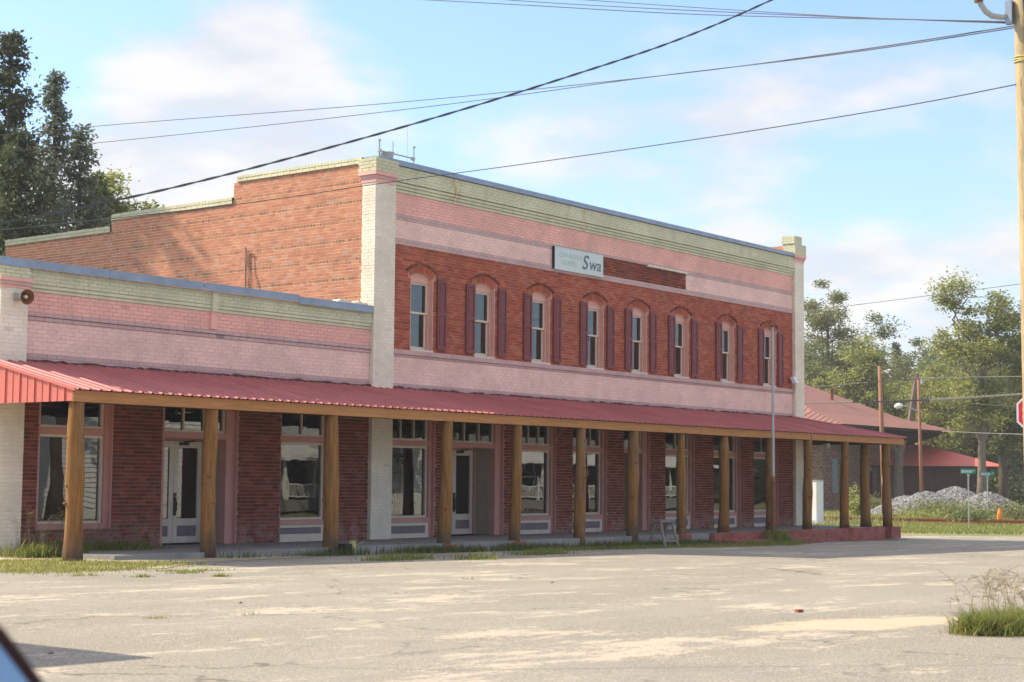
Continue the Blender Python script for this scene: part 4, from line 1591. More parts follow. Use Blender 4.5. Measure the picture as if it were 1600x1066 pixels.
mb = MB()
mb.prism(octo(0.407, 0), -vdir * 0.004)
mb.build('sign_plate', M['sign_white'], ss)
mb = MB()
mb.prism(octo(0.372, 0.003), -vdir * 0.0025)
mb.build('sign_face', M['stop_red'], ss)
rz = math.atan2(side.y, side.x)
q = c + vdir * 0.005
lettering('STOP', q.x, q.y, q.z - 0.12, 0.34, M['sign_white'], ss, sx=0.70, align='CENTER', off=0.006, rotz=rz, ext=0.001)
mb = MB()
b0 = c - vdir * 0.05
mb.tube([(b0.x, b0.y, g(c.x) - 0.3), (b0.x, b0.y, c.z + 0.3)], 0.03, 6)
mb.build('sign_post', M['grey_metal'], ss)

# utility pole at the right edge
PD = 24.0
ptop = at(1600.5, -60, PD)
pbot = at(1625, 900, PD)
up = thing('utility_pole', 'pale wooden utility pole with grey conduit arm at the upper right', 'utility pole', (pbot.x, pbot.y, g(pbot.x)))
pt = lambda y: ptop + (pbot - ptop) * ((y + 60) / 960)
mb = MB()
mb.tube([pt(y) for y in (-200, 0, 200, 400, 700, 960)], [0.155, 0.16, 0.165, 0.17, 0.18, 0.19], 16)
mb.build('pole_shaft', M['pole_wood'], up, smooth=True)
mb = MB()
b = at(1577.5, 20, PD)
mb.box(b.x - 0.05, b.x + 0.05, b.y - 0.05, b.y + 0.05, b.z - 0.17, b.z + 0.17)
mb.build('mount_plate', M['flashing'], up)
mb = MB()
mb.tube([at(px, py, PD) for px, py in ((1577, 26), (1565, 27), (1550, 25), (1540, 18), (1533, 8), (1529, -8), (1529, -25))], 0.042, 10)
mb.build('conduit_arm', M['grey_metal'], up, smooth=True)
mb = MB()
mb.tube([at(1529, 4, PD), at(1529, -5, PD), at(1529, -14, PD)], [0.06, 0.075, 0.06], 10)
mb.build('arm_collar', M['rust'], up)
mb = MB()
dn = (at(1590, 90, PD) - Vector((0, 0, EYE))).normalized()
for k in range(3):
    pc = pt(91 + k * 2.2)
    ring = [pc + Vector((math.cos(a) * 0.172, math.sin(a) * 0.172, 0.02 * math.sin(a + k))) for a in np.linspace(0, 2 * math.pi, 18)]
    mb.tube(ring, 0.012, 5)
mb.build('rope_tie', M['yellow'], up)
mb = MB()
mb.tube([pt(y) - dn * 0.17 + _rt * (-0.03 + 0.0006 * y) for y in (-60, 0, 60, 140, 300, 500)], 0.012, 5)
mb.build('ground_wire', M['wire'], up)


# ------------------------------------------------------------------ overhead cables
def cable(pts, r, label, group='overhead cables', mat='wire', sag=0.0, n=30, twist=False, name='overhead_cable', turns=24):
    """cable through surveyed points (px, py, depth), smoothed"""
    P = [at(*p) for p in pts]
    path = []
    m_ = len(P) - 1
    for i in range(n + 1):
        t = i / n * m_
        k = min(int(t), m_ - 1)
        f = t - k
        p0, p1, p2, p3 = P[max(k - 1, 0)], P[k], P[k + 1], P[min(k + 2, m_)]
        q = 0.5 * ((2 * p1) + (p2 - p0) * f + (2 * p0 - 5 * p1 + 4 * p2 - p3) * f * f + (3 * p1 - p0 - 3 * p2 + p3) * f ** 3)
        path.append(q)
    m = MB()
    if twist:
        for ph in (0, math.pi):
            tw = []
            N = n * 12
            for i in range(N + 1):
                t = i / N * n
                k = min(int(t), n - 1)
                q = path[k].lerp(path[k + 1], t - k)
                a = ph + i * turns / N * 2 * math.pi
                tw.append(q + Vector((0, 0, r * 0.62 * math.cos(a))) + _fw * (r * 0.62 * math.sin(a)))
            m.tube(tw, r * 0.8, 5)
    else:
        m.tube(path, r, 5)
    o = m.build(name, M[mat])
    return tag(o, label, 'cable', group)


cable([(-260, 392, 13), (0, 349, 13), (250, 298, 13.5), (480, 240, 14), (700, 178, 14.5), (900, 116, 15), (1060, 62, 15.5), (1210, -2, 16), (1400, -95, 16.5)], 0.0078, 'thick twisted cable crossing the sky from lower left to the top edge', twist=True, n=60)
cable([(-200, 232, 60), (130, 199, 56), (600, 162, 46), (1000, 122, 36), (1300, 84, 29), (1588, 40, 24)], 0.0105, 'upper of the two thin wires running from left trees to the pole top')
cable([(-200, 262, 60), (0, 239, 58), (360, 202, 51), (700, 163, 43), (1000, 122.5, 36), (1300, 86, 29), (1588, 43, 24)], 0.0105, 'lower of the two thin wires running from left trees to the pole top')
cable([(500, -9, 40), (800, 7, 35), (1100, 23, 31), (1588, 34, 24)], 0.009, 'lowest of the wires entering along the top edge to the pole')
cable([(640, -11, 40), (900, 7, 35), (1250, 24, 29), (1588, 35.5, 24)], 0.009, 'middle of the wires entering along the top edge to the pole')
cable([(780, -10, 37), (1000, 6, 34), (1300, 25, 29), (1588, 37, 24)], 0.008, 'highest of the wires entering along the top edge to the pole')
cable([(-150, 372, 31), (0, 360, 32), (369, 319.5, 35), (613, 284, 36.5), (800, 259, 35), (1100, 216, 30.5), (1400, 168, 26.5), (1588, 132, 24)], 0.0095, 'single service wire dipping past the front parapet to the pole')
cable([(1180, 637, 62), (1255, 630.5, 60), (1400, 627, 53), (1500, 622, 48), (1640, 613, 43)], 0.022, 'thick grey cable low before the depot roof', mat='wire_grey', twist=True, n=40, turns=40)
cable([(1180, 612, 62), (1255, 606, 60), (1440, 592, 52), (1640, 588, 43)], 0.012, 'thin grey wire running just above the depot roof', mat='wire_grey')
cable([(1180, 497, 62), (1255, 487, 60), (1420, 466, 50), (1640, 438, 40)], 0.010, 'faint pale wire before the tree tops beyond the right pilaster', mat='wire_grey')
cable([(1440, 622, 104), (1520, 631, 104), (1640, 639, 104)], 0.03, 'thin wire right of the street lamp pole', mat='wire_grey')
cable([(1472, 674, 100), (1540, 677, 90), (1640, 680, 80)], 0.025, 'lowest wire running from the depot eave to the right', mat='wire_grey')


# ------------------------------------------------------------------ background: depot, shed, cabinet, poles
def brick_courses_box(name, x0, x1, face, z0, z1, mat, parent, axis, holes=()):
    brick_mesh(name, courses(x0, x1, z0, z1, holes, blen=0.22), mat, parent, face, axis=axis, jit=0.004)


DX, DY = 104.5, 53.9
DEX, DEY = 118.0, 70.0
dp = thing('depot_building', 'old brown brick depot with wide red hipped roof beyond the porch', 'building', (DX, DY, -0.3))
mb = MB()
mb.box(DX + 0.02, DEX, DY + 0.02, DEY, -0.4, 5.6)
mb.build('wall', M['mortar_low'], dp)
dhol = [rect_hole(105.9, 106.75, 0.9, 3.3), rect_hole(111.2, 112.3, -0.3, 2.8)]
brick_courses_box('brickwork', DX, DEX, DY, -0.3, 5.5, M['brick_depot'], dp, 'x', dhol)
brick_courses_box('side_brickwork', DY, DY + 9, DX, -0.3, 5.5, M['brick_depot'], dp, 'y')
mb = MB()
mb.box(105.92, 106.73, DY - 0.02, DY + 0.03, 0.92, 3.28)
wdo = mb.build('boarded_window', M['blue_grey'], dp)
mb = MB()
mb.box(105.8, 106.85, DY - 0.06, DY + 0.02, 0.78, 0.9)
mb.build('sill', M['brick_depot'], wdo)
mb = MB()
mb.box(111.22, 112.28, DY - 0.005, DY + 0.018, -0.3, 2.5)
dr = mb.build('door', M['black'], dp)
mb = MB()
mb.box(111.2, 112.3, DY - 0.03, DY + 0.018, 2.52, 2.79)
mb.box(111.12, 111.2, DY - 0.03, DY + 0.018, -0.3, 2.79)
mb.build('door_frame', M['blue_grey'], dr)
mb = MB()
mb.box(111.3, 111.55, DY - 0.03, DY - 0.006, 1.5, 2.0)
mb.build('notice', M['sign_white'], dr)
mb = MB()
mb.tube([(108.3, DY - 0.08, -0.3), (108.3, DY - 0.08, 5.2)], 0.07, 8)
mb.build('drainpipe', M['dark_wood'], dp)
mb = MB()
mb.box(DX - 0.03, DEX, DY - 0.03, DY - 0.004, 3.9, 4.02)
mb.build('string_course', M['brick_depot'], dp)
OV = 3.3
ZEV = 5.55
ax0, ax1, ay0, ay1 = DX - OV, DEX + OV, DY - OV, DEY + OV
cx_, cy_ = (ax0 + ax1) / 2, (ay0 + ay1) / 2
ridge0, ridge1 = Vector((cx_ - 1.2, cy_, 9.9)), Vector((cx_ + 1.2, cy_, 9.9))
# bell-cast: lower part of the roof is flatter
def hipface(e0, e1, r0, r1, nm, mat):
    e0, e1 = Vector(e0), Vector(e1)
    m0, m1 = e0.lerp(r0, 0.32), e1.lerp(r1, 0.32)
    m0.z = m1.z = ZEV + 0.95
    m = MB()
    m.quad(e0, e1, m1, m0)
    if (r0 - r1).length > 0.1:
        m.quad(m0, m1, r1, r0)
    else:
        m.quad(m0, m1, r0)
    return m.build(nm, mat, dp), (e0, e1, m0, m1, r0, r1)


rf, _ = hipface((ax0, ay0, ZEV), (ax1, ay0, ZEV), ridge0, ridge1, 'roof_slope', M['shingle'])
rl, q = hipface((ax0, ay1, ZEV), (ax0, ay0, ZEV), ridge0, ridge0, 'roof_slope', M['shingle'])
hipface((ax1, ay0, ZEV), (ax1, ay1, ZEV), ridge1, ridge1, 'roof_slope', M['shingle'])
hipface((ax1, ay1, ZEV), (ax0, ay1, ZEV), ridge1, ridge0, 'roof_slope', M['shingle'])
# batten seams running up the western slope
e0, e1, m0, m1, r0_, r1_ = q
mb = MB()
for k in range(1, 40):
    t = k / 40
    a = e0.lerp(e1, t)
    b = m0.lerp(m1, min(max(t, 0), 1))
    # seams run straight up the slope (along x)
    aa = Vector((ax0, a.y, ZEV + 0.02))
    lim = min(abs(a.y - ay0), abs(a.y - ay1)) / ((ay1 - ay0) / 2)
    xt = ax0 + (ridge0.x - ax0) * lim
    tt = (xt - ax0) / (ridge0.x - ax0)
    if tt < 0.32:
        zt_ = ZEV + 0.95 * tt / 0.32
        mb.tube([aa, (xt, a.y, zt_ + 0.01)], 0.016, 4)
    else:
        xm = ax0 + (ridge0.x - ax0) * 0.32
        mb.tube([aa, (xm, a.y, ZEV + 0.97), (xt, a.y, ZEV + 0.95 + (9.9 - ZEV - 0.95) * (tt - 0.32) / 0.68 + 0.01)], 0.016, 4)
mb.build('roof_seams', M['shingle_line'], dp)
mb = MB()
mb.box(ax0 + 0.1, ax1 - 0.1, ay0 + 0.1, ay1 - 0.1, ZEV - 0.12, ZEV - 0.02)
mb.build('soffit', M['eave_dark'], dp)
for k in range(8):
    mb = MB()
    x = DX + 0.5 + k * 1.8
    mb.prism([(x, DY - 0.1, ZEV - 0.13), (x, DY - OV + 0.5, ZEV - 0.13), (x, DY - OV + 0.5, ZEV - 0.35), (x, DY - 0.1, ZEV - 1.1)], (0.15, 0, 0))
    mb.build('eave_bracket', M['eave_dark'], dp)
mb = MB()
c = at(1299.5, 606, 124)
c.z -= 0.4
mb.tube([(c.x, c.y, c.z - 1.2), (c.x, c.y, c.z), (c.x, c.y, c.z + 0.2)], 0.13, 8)
mb.tube([(c.x, c.y, c.z + 0.2), (c.x, c.y, c.z + 0.32)], [0.19, 0.19], 8)
mb.build('vent_pipe', M['rust'], dp)

# red-roofed shed behind the gravel
s1, s2 = at(1395, 778, 121), at(1562, 778, 121)
sh = thing('red_roof_shed', 'long low brown shed with bright red metal roof behind the gravel heap', 'shed', ((s1.x + s2.x) / 2, (s1.y + s2.y) / 2, -0.25))
dvec = (s2 - s1)
dvec.z = 0
ln = dvec.length
dvec.normalize()
nv = Vector((-dvec.y, dvec.x, 0))
if nv.dot(_fw) < 0: nv = -nv
zE, zR = 2.93, 4.55
def sp(u, v, z): return (s1.x + dvec.x * u + nv.x * v, s1.y + dvec.y * u + nv.y * v, z)
mb = MB()
mb.prism([sp(-6, 0.8, -0.4), sp(ln - 0.4, 0.8, -0.4), sp(ln - 0.4, 8, -0.4), sp(-6, 8, -0.4)], (0, 0, zE + 0.35))
mb.build('wall', M['shed_wall'], sh)
mb = MB()
for k in range(16):
    u = -5.8 + k * 0.9
    mb.prism([sp(u, 0.78, -0.3), sp(u + 0.05, 0.78, -0.3), sp(u + 0.05, 0.78, zE + 0.1), sp(u, 0.78, zE + 0.1)], tuple(nv * 0.03))
mb.build('wall_battens', M['eave_dark'], sh)
mb = MB()
mb.quad(sp(-7, 0, zE), sp(ln + 0.6, 0, zE), sp(ln - 4.2, 4.5, zR), sp(-7, 4.5, zR))
mb.quad(sp(ln + 0.6, 0, zE), sp(ln + 0.6, 9, zE), sp(ln - 4.2, 4.5, zR))
mb.quad(sp(-7, 4.5, zR), sp(ln - 4.2, 4.5, zR), sp(ln + 0.6, 9, zE), sp(-7, 9, zE))
mb.build('roof', M['shed_roof'], sh)
mb = MB()
mb.prism([sp(-7, 0.02, zE - 0.16), sp(ln + 0.55, 0.02, zE - 0.16), sp(ln + 0.55, 0.02, zE - 0.01), sp(-7, 0.02, zE - 0.01)], tuple(nv * 0.05))
mb.build('eave_board', M['eave_dark'], sh)

# white metal cabinet
c = at(1271, 816, 78.5)
cb = thing('metal_cabinet', 'tall white metal utility cabinet standing past the right end of the porch', 'cabinet', (c.x, c.y, -0.27))
mb = MB()
cw, cdp, ch = 0.86, 0.62, 1.93
X0, Y0 = c.x - 0.28, c.y - 0.35
mb.box(X0, X0 + cdp, Y0, Y0 + cw + 0.3, -0.25, -0.25 + ch)
mb.build('body', M['white_paint'], cb)
mb = MB()
mb.box(X0 - 0.022, X0 - 0.002, Y0 + 0.03, Y0 + 0.55, -0.17, ch - 0.31)
mb.build('door', M['white_paint'], cb)
mb = MB()
mb.box(X0 - 0.022, X0 - 0.002, Y0 + 0.58, Y0 + 1.12, -0.17, ch - 0.31)
mb.build('door', M['white_paint'], cb)
mb = MB()
mb.box(X0 - 0.03, X0 + cdp + 0.03, Y0 - 0.03, Y0 + cw + 0.33, ch - 0.25, ch - 0.19)
mb.build('top_cap', M['grey_metal'], cb)
mb = MB()
mb.box(X0 + 0.28, X0 + 0.40, Y0 - 0.012, Y0 - 0.002, ch - 0.62, ch - 0.5)
mb.build('sticker', M['sign_white'], cb)
mb = MB()
mb.box(X0 - 1.4, X0 + 3.0, Y0 - 1.2, Y0 + 1.6, -0.4, -0.255)
o = mb.build('cabinet_pad', M['concrete'])
o['kind'] = 'structure'


def round_pole(name, label, cat, px, pytop, dep, r0, r1, mat, lean=0.0):
    b = at(px, 800, dep)
    zt = at(px, pytop, dep).z
    t = thing(name, label, cat, (b.x, b.y, -0.3))
    m = MB()
    tp = Vector((b.x, b.y, 0)) - _rt * lean
    m.tube([(b.x, b.y, -0.5), (b.x * 0.5 + tp.x * 0.5, b.y * 0.5 + tp.y * 0.5, zt * 0.5), (tp.x, tp.y, zt)], [r0, (r0 + r1) / 2, r1], 12)
    m.build('pole_shaft', M[mat], t, smooth=True)
    return t, b, zt


t, b, zt = round_pole('wooden_pole', 'reddish brown wooden pole with meter boxes rising beside the porch corner', 'utility pole', 1382, 571, 90, 0.140, 0.105, 'pole_red', lean=0.18)
for dz, hh, mt in ((1.55, 0.36, 'white_paint'), (2.3, 0.33, 'grey_metal')):
    mb = MB()
    q = b - Vector((0.25, 0.28, 0)) - _rt * 0.12
    mb.box(q.x - 0.14, q.x + 0.14, q.y - 0.12, q.y + 0.1, dz, dz + hh * 1.2)
    mb.build('meter_box', M[mt], t)
t, b, zt = round_pole('street_lamp_pole', 'red brown wooden pole with a curved street lamp arm behind the gravel', 'street lamp', 1441, 592, 105, 0.115, 0.09, 'pole_red', lean=0.15)
mb = MB()
mb.tube([at(1439, 643, 105), at(1428, 640, 105), at(1418, 635.5, 105), at(1410, 634, 105), at(1404, 635, 105)], 0.045, 7)
mb.build('lamp_arm', M['grey_metal'], t)
mb = MB()
mb.tube([at(1410, 634, 105), at(1405, 634, 105), at(1400, 635.3, 105), at(1397.5, 636, 105)], [0.10, 0.19, 0.16, 0.05], 10)
mb.build('lamp_head', M['white_paint'], t)
mb = MB()
mb.tube([at(1441, 600, 104.5), at(1441, 590, 104.5)], 0.10, 8)
mb.build('pole_cap', M['grey_metal'], t)


def street_sign(px, py, dep, txt, wd, label, yaw, notch):
    b = at(px, py, dep)
    t = thing('street_name_sign', label, 'street sign', (b.x, b.y, g(b.x)), 'green street name signs')
    zt = b.z
    m = MB()
    m.tube([(b.x, b.y, g(b.x) - 0.3), (b.x, b.y, zt)], 0.032, 8)
    m.build('sign_post', M['grey_metal'], t)
    s = Vector((math.cos(yaw), math.sin(yaw), 0))
    n = Vector((s.y, -s.x, 0))
    if n.dot(_fw) > 0: n = -n
    a = b + Vector((0, 0, 0.10)) - s * (wd * 0.52)
    m = MB()
    m.prism([a, a + s * wd, a + s * wd + Vector((0, 0, 0.22)), a + Vector((0, 0, 0.22))], n * 0.008)
    m.build('sign_blade', M['street_green'], t)
    m = MB()
    m.prism([b + Vector((0, 0, 0)) - s * 0.06, b + s * 0.06, b + s * 0.06 + Vector((0, 0, 0.099)), b - s * 0.06 + Vector((0, 0, 0.099))], n * 0.012)
    m.build('bracket', M['grey_metal'], t)
    o = a + n * 0.014 + s * 0.05 + Vector((0, 0, 0.035))
    lettering(txt, o.x, o.y, o.z, 0.19, M['sign_white'], t, sx=(wd - 0.20) / (0.135 * len(txt)), rotz=math.atan2(s.y, s.x), off=0.004, ext=0.001)
    o = a + n * 0.014 + s * (wd - 0.15) + Vector((0, 0, 0.10))
    lettering(notch, o.x, o.y, o.z, 0.09, M['sign_white'], t, rotz=math.atan2(s.y, s.x), ext=0.001)
    return t


street_sign(1513, 744, 71.7, 'BRANNAN', 0.72, 'green street name sign reading BRANNAN on a slender post, the nearer one', -math.atan2(1, 1) * 1.0 + 0.05, 'ST')
street_sign(1543, 747, 84.0, 'RAILROAD', 0.76, 'green street name sign reading RAILROAD on a slender post, the farther one', -math.atan2(1, 1) * 1.0 - 0.15, 'ST')

c = at(1562, 817, 80)
br = thing('traffic_marker', 'weathered orange plastic traffic barrel leaning by the railway', 'traffic barrel', (c.x, c.y, -0.27))
mb = MB()
mb.tube([(c.x, c.y, -0.3), (c.x + 0.02, c.y, 0.1), (c.x + 0.05, c.y - 0.01, 0.32)], [0.15, 0.13, 0.11], 10)
mb.tube([(c.x + 0.05, c.y - 0.01, 0.321), (c.x + 0.055, c.y - 0.01, 0.45)], [0.09, 0.085], 10)
mb.build('barrel_body', M['orange'], br)
mb = MB()
mb.tube([(c.x, c.y, -0.3), (c.x, c.y, -0.24)], [0.20, 0.19], 10)
mb.build('barrel_base', M['tyre'], br)

# railway line across the far side of the street
ra, rb_ = at(1230, 811, 84), at(1700, 822, 76)
ra.z = rb_.z = -0.15
rv = (rb_ - ra).normalized()
rn = Vector((-rv.y, rv.x, 0))
if rn.dot(_fw) < 0: rn = -rn
for k, off in enumerate((0.0, 1.5)):
    mb = MB()
    a = ra + rn * off - rv * 30
    b = rb_ + rn * off + rv * 40
    for (w_, z0, z1) in ((0.07, -0.24, -0.22), (0.012, -0.22, -0.115), (0.036, -0.115, -0.075)):
        mb.prism([(a - rn * w_).to_tuple()[:2] + (z0,), (a + rn * w_).to_tuple()[:2] + (z0,), (a + rn * w_).to_tuple()[:2] + (z1,), (a - rn * w_).to_tuple()[:2] + (z1,)], (b - a))
    tag(mb.build('rail', M['rust']), ('rusty rail of the railway line nearer to the street', 'rusty rail of the railway line nearer to the gravel heap')[k], 'rail', 'rails of the line')


def stones(name, centres, sizes, mat, label=None, cat=None, kind='stuff', parent=None):
    n = len(centres)
    base = np.array([[1, 0, 0], [-1, 0, 0], [0, 1, 0], [0, -1, 0], [0, 0, 1], [0, 0, -1]], float)
    tri = np.array([[0, 2, 4], [2, 1, 4], [1, 3, 4], [3, 0, 4], [2, 0, 5], [1, 2, 5], [3, 1, 5], [0, 3, 5]])
    a = rng.uniform(0, 6.28, (n, 3))
    S = np.asarray(sizes)[:, None, None] * rng.uniform(0.6, 1.3, (n, 6, 1))
    V = base[None] * S
    for i, (p, q) in enumerate(((0, 1), (1, 2), (0, 2))):
        c, s = np.cos(a[:, i])[:, None], np.sin(a[:, i])[:, None]
        vp, vq = V[:, :, p].copy(), V[:, :, q].copy()
        V[:, :, p], V[:, :, q] = c * vp - s * vq, s * vp + c * vq
    V = V + np.asarray(centres)[:, None, :]
    F = (np.arange(n)[:, None, None] * 6 + tri[None]).reshape(-1, 3)
    o = npmesh(name, V.reshape(-1, 3), F, mat, parent, kind=kind)
    return tag(o, label, cat)


# gravel heap: three overlapping cones of crushed stone
peaks = [(1448, 770, 97, 1.02, 2.35), (1492, 762.5, 99, 1.02, 2.3), (1543, 770.5, 94, 1.0, 2.2), (1415, 776, 98, 1.0, 2.2), (1600, 793, 94, 0.9, 2.6)]
PK = []
for px, py, dp_, k, sl in peaks:
    q = at(px, py, dp_)
    PK.append((q.x, q.y, q.z, sl))
gx, gy = np.meshgrid(np.linspace(80, 112, 150), np.linspace(26, 52, 125))


def heap(x, y):
    h = np.full(np.shape(x), -0.45)
    for (cx, cy, cz, sl) in PK:
        r = np.sqrt((x - cx) ** 2 + (y - cy) ** 2)
        h = np.maximum(h, cz + 0.15 - np.sqrt(r ** 2 + 0.35) / sl * 1.3 + 0.22)
    return h


gz = heap(gx, gy) + rng.normal(0, 0.03, gx.shape)
nx, ny = gx.shape[1], gx.shape[0]
V = np.stack([gx, gy, gz], -1).reshape(-1, 3)
I = np.arange(nx * ny).reshape(ny, nx)
F = np.stack([I[:-1, :-1], I[:-1, 1:], I[1:, 1:], I[1:, :-1]], -1).reshape(-1, 4)
keep = (V[F][:, :, 2] > -0.40).any(1)
gh = npmesh('gravel_heap', V, F[keep], M['gravel'])
tag(gh, 'heap of pale grey crushed stone with three rounded humps', 'gravel heap')
n = 32000
sxy = rng.uniform((80, 26), (112, 52), (n * 2, 2))
sz = heap(sxy[:, 0], sxy[:, 1])
ok = sz > -0.38
C = np.column_stack([sxy[ok], sz[ok]])[:n]
stones('loose_stones', C, rng.uniform(0.035, 0.095, len(C)), M['gravel'], parent=gh)
# railway ballast
tt = rng.uniform(-10, 60, 9000)
oo = rng.normal(0.75, 0.9, 9000)
C = np.array(ra)[None] + np.outer(tt, np.array(rv)) + np.outer(oo, np.array(rn))
C[:, 2] = -0.25 + rng.uniform(-0.02, 0.05, 9000)
sel = tt > 22
stones('railway_ballast', C[sel], rng.uniform(0.03, 0.06, sel.sum()), M['gravel'])


# ------------------------------------------------------------------ trees
def leaves_mesh(name, P, size, mat, parent, flat=0.35, droop=0.0, aspect=0.55):
    """one small pointed leaf spray per point"""
    n = len(P)
    d = rng.normal(0, 1, (n, 3))
    d[:, 2] = d[:, 2] * flat - droop
    d /= np.linalg.norm(d, axis=1)[:, None]
    u = rng.normal(0, 1, (n, 3))
    u -= (u * d).sum(1)[:, None] * d
    u /= np.linalg.norm(u, axis=1)[:, None]
    s = size * rng.uniform(0.55, 1.35, n)[:, None]
    V = np.stack([P, P + d * s * 0.5 + u * s * aspect * 0.5, P + d * s, P + d * s * 0.45 - u * s * aspect * 0.5], 1)
    F = np.arange(n * 4).reshape(n, 4)
    return npmesh(name, V.reshape(-1, 3), F, mat, parent)


def tree(name, label, base, h, crown, seed, leaf, bark='bark', trunk_r=0.3, n_leaf=9000, leaf_size=0.34, clumps=60, clump_r=0.95, group='trees beyond the buildings', fork=0.35, lean=(0, 0), shell=0.55):
    """crown = list of (dx, dy, zc, rx, rz): ellipsoids the foliage clumps are spread through"""
    r = np.random.default_rng(seed)
    base = Vector(base)
    t = thing(name, label, 'tree', tuple(base), group)
    kz = (h - 0.3) / max(c[2] + c[4] for c in crown)
    crown = [(c[0], c[1], c[2] * kz, c[3], c[4] * kz) for c in crown]
    m = MB()
    top = h * 0.8
    tp = []
    for i in range(7):
        f = i / 6
        tp.append(Vector((base.x + lean[0] * f + 0.12 * math.sin(seed + f * 4), base.y + lean[1] * f + 0.12 * math.cos(seed * 2 + f * 3), base.z - 0.3 + top * f)))
    m.tube(tp, [trunk_r * (1.25 if i == 0 else 1 - 0.75 * i / 6) for i in range(7)], 10)
    C = []
    wts = np.array([c[3] ** 2 * c[4] for c in crown])
    wts = wts / wts.sum()
    for k in range(clumps):
        dx, dy, zc, rx, rz = crown[r.choice(len(crown), p=wts)]
        v = r.normal(0, 1, 3)
        v /= np.linalg.norm(v)
        q = r.uniform(0, 1) ** shell
        C.append(np.array([base.x + dx + v[0] * rx * q, base.y + dy + v[1] * rx * q, base.z + zc + v[2] * rz * q]))
    # a few bent limbs first, then twigs from the nearest limb to each clump
    order = r.permutation(len(C))
    limbs = []
    for k in order[:max(5, clumps // 9)]:
        e = Vector(C[k])
        zr = min(max((e.z - base.z) * r.uniform(0.35, 0.7), h * fork * 0.8), top * 0.96)
        f = zr / top * 6
        i = min(int(f), 5)
        s0 = tp[i].lerp(tp[i + 1], f - i)
        L = (e - s0).length
        pts = [s0.lerp(e, q) + Vector(r.normal(0, 0.07 * L, 3)) * (1 if 0 < q < 1 else 0) + Vector((0, 0, 0.16 * L * math.sin(q * math.pi))) for q in (0, 0.28, 0.55, 0.8, 1)]
        rb = max(0.045, trunk_r * 0.42 * (1 - zr / h * 0.7))
        m.tube(pts, [rb, rb * 0.75, rb * 0.5, rb * 0.3, 0.015], 6, caps=False)
        limbs += pts[1:]
    for c in C:
        e = Vector(c)
        s0 = min(limbs, key=lambda p_: (p_ - e).length + (0.8 if p_.z > e.z else 0))
        m.tube([s0, s0.lerp(e, 0.5) + Vector(r.normal(0, 0.15, 3)), e], [0.035, 0.022, 0.01], 4, caps=False)
    m.build('trunk', M[bark], t, smooth=True)
    C = np.array(C)
    per = max(8, n_leaf // clumps)
    cs = clump_r * r.uniform(0.55, 1.3, len(C))
    idx = np.repeat(np.arange(len(C)), per)
    P = C[idx] + r.normal(0, 1, (len(idx), 3)) * (cs[idx] * 0.5)[:, None] * np.array([1, 1, 0.62])
    leaves_mesh('crown', P, leaf_size, LEAF[leaf], t)
    return t


def conifer(name, label, base, h, rad_, seed, leaf, n_leaf=12000, leaf_size=0.35, group='trees beyond the buildings', bottom=0.05, sharp=1.0):
    r = np.random.default_rng(seed)
    base = Vector(base)
    t = thing(name, label, 'tree', tuple(base), group)
    m = MB()
    m.tube([base - Vector((0, 0, 0.3)), base + Vector((0.1, 0, h * 0.5)), base + Vector((0, 0, h * 0.97))], [0.32, 0.18, 0.02], 9)
    P = []
    nb = 150
    for k in range(nb):
        f = bottom + (1 - bottom) * (k + r.uniform(0, 1)) / nb
        L = rad_ * (1 - f) ** sharp * r.uniform(0.5, 1.25) + 0.18
        a = r.uniform(0, 6.283)
        s0 = base + Vector((0, 0, h * f))
        e = s0 + Vector((math.cos(a) * L, math.sin(a) * L, L * r.uniform(-0.05, 0.45)))
        m.tube([s0, s0.lerp(e, 0.5) + Vector((0, 0, 0.05 * L)), e], [0.05 * (1 - f) + 0.015, 0.03, 0.01], 4, caps=False)
        nn = int(n_leaf / nb * (0.22 + L / rad_ * 1.4))
        q = r.uniform(0.15, 1.05, nn) ** 0.7
        pts = np.array(s0)[None] + np.outer(q, np.array(e - s0)) + r.normal(0, 1, (nn, 3)) * (0.14 + 0.22 * q * min(L, 2.2))[:, None] * np.array([0.75, 0.75, 0.5])
        P.append(pts)
    m.build('trunk', M['bark_dark'], t)
    leaves_mesh('crown', np.concatenate(P), leaf_size, LEAF[leaf], t, flat=0.7)
    return t


def gbase(px, dep):
    p = at(px, 790, dep)
    return (p.x, p.y, g(p.x))


def hgt(py, px, dep):
    return at(px, py, dep).z + 0.25


# left of the frame: dark evergreens behind the single-storey shop
b = gbase(-8, 62)
conifer('evergreen_tree', 'tallest dark evergreen tree, cut by the left edge', b, hgt(42, -4, 62), 2.5, 11, 'dark', 26000, 0.20, sharp=0.62)
b = gbase(66, 60)
conifer('cedar_tree', 'conical blue-green cedar behind the single-storey shop', b, hgt(108, 66, 60), 2.9, 21, 'cedar', 26000, 0.17, sharp=1.15)
b = gbase(108, 63)
conifer('cedar_tree', 'shorter blue-green cedar leaning against the conical one', b, hgt(195, 108, 63), 2.0, 27, 'cedar', 20000, 0.17, sharp=0.7)
b = gbase(14, 57)
conifer('cedar_tree', 'dark conifer standing under the tall broadleaf evergreen at left edge', b, hgt(205, 14, 57), 2.6, 22, 'dark', 20000, 0.18, sharp=0.6)
b = gbase(136, 67)
conifer('cedar_tree', 'lowest dark conifer beside the light young tree', b, hgt(268, 136, 67), 1.8, 25, 'shade', 15000, 0.18, sharp=0.6)
b = gbase(178, 78)
tree('young_tree', 'light green airy tree peeking over the stepped parapet', b, hgt(255, 178, 78), [(-0.5, 0.6, 12.0, 1.7, 2.6), (-0.3, 0.4, 14.4, 1.1, 1.7), (0.7, -0.9, 13.4, 0.8, 1.4), (1.0, -1.4, 11.5, 1.1, 1.2)], 31, 'yellow', 'bark', 0.14, 24000, 0.19, 110, 0.62)
b = gbase(100, 72)
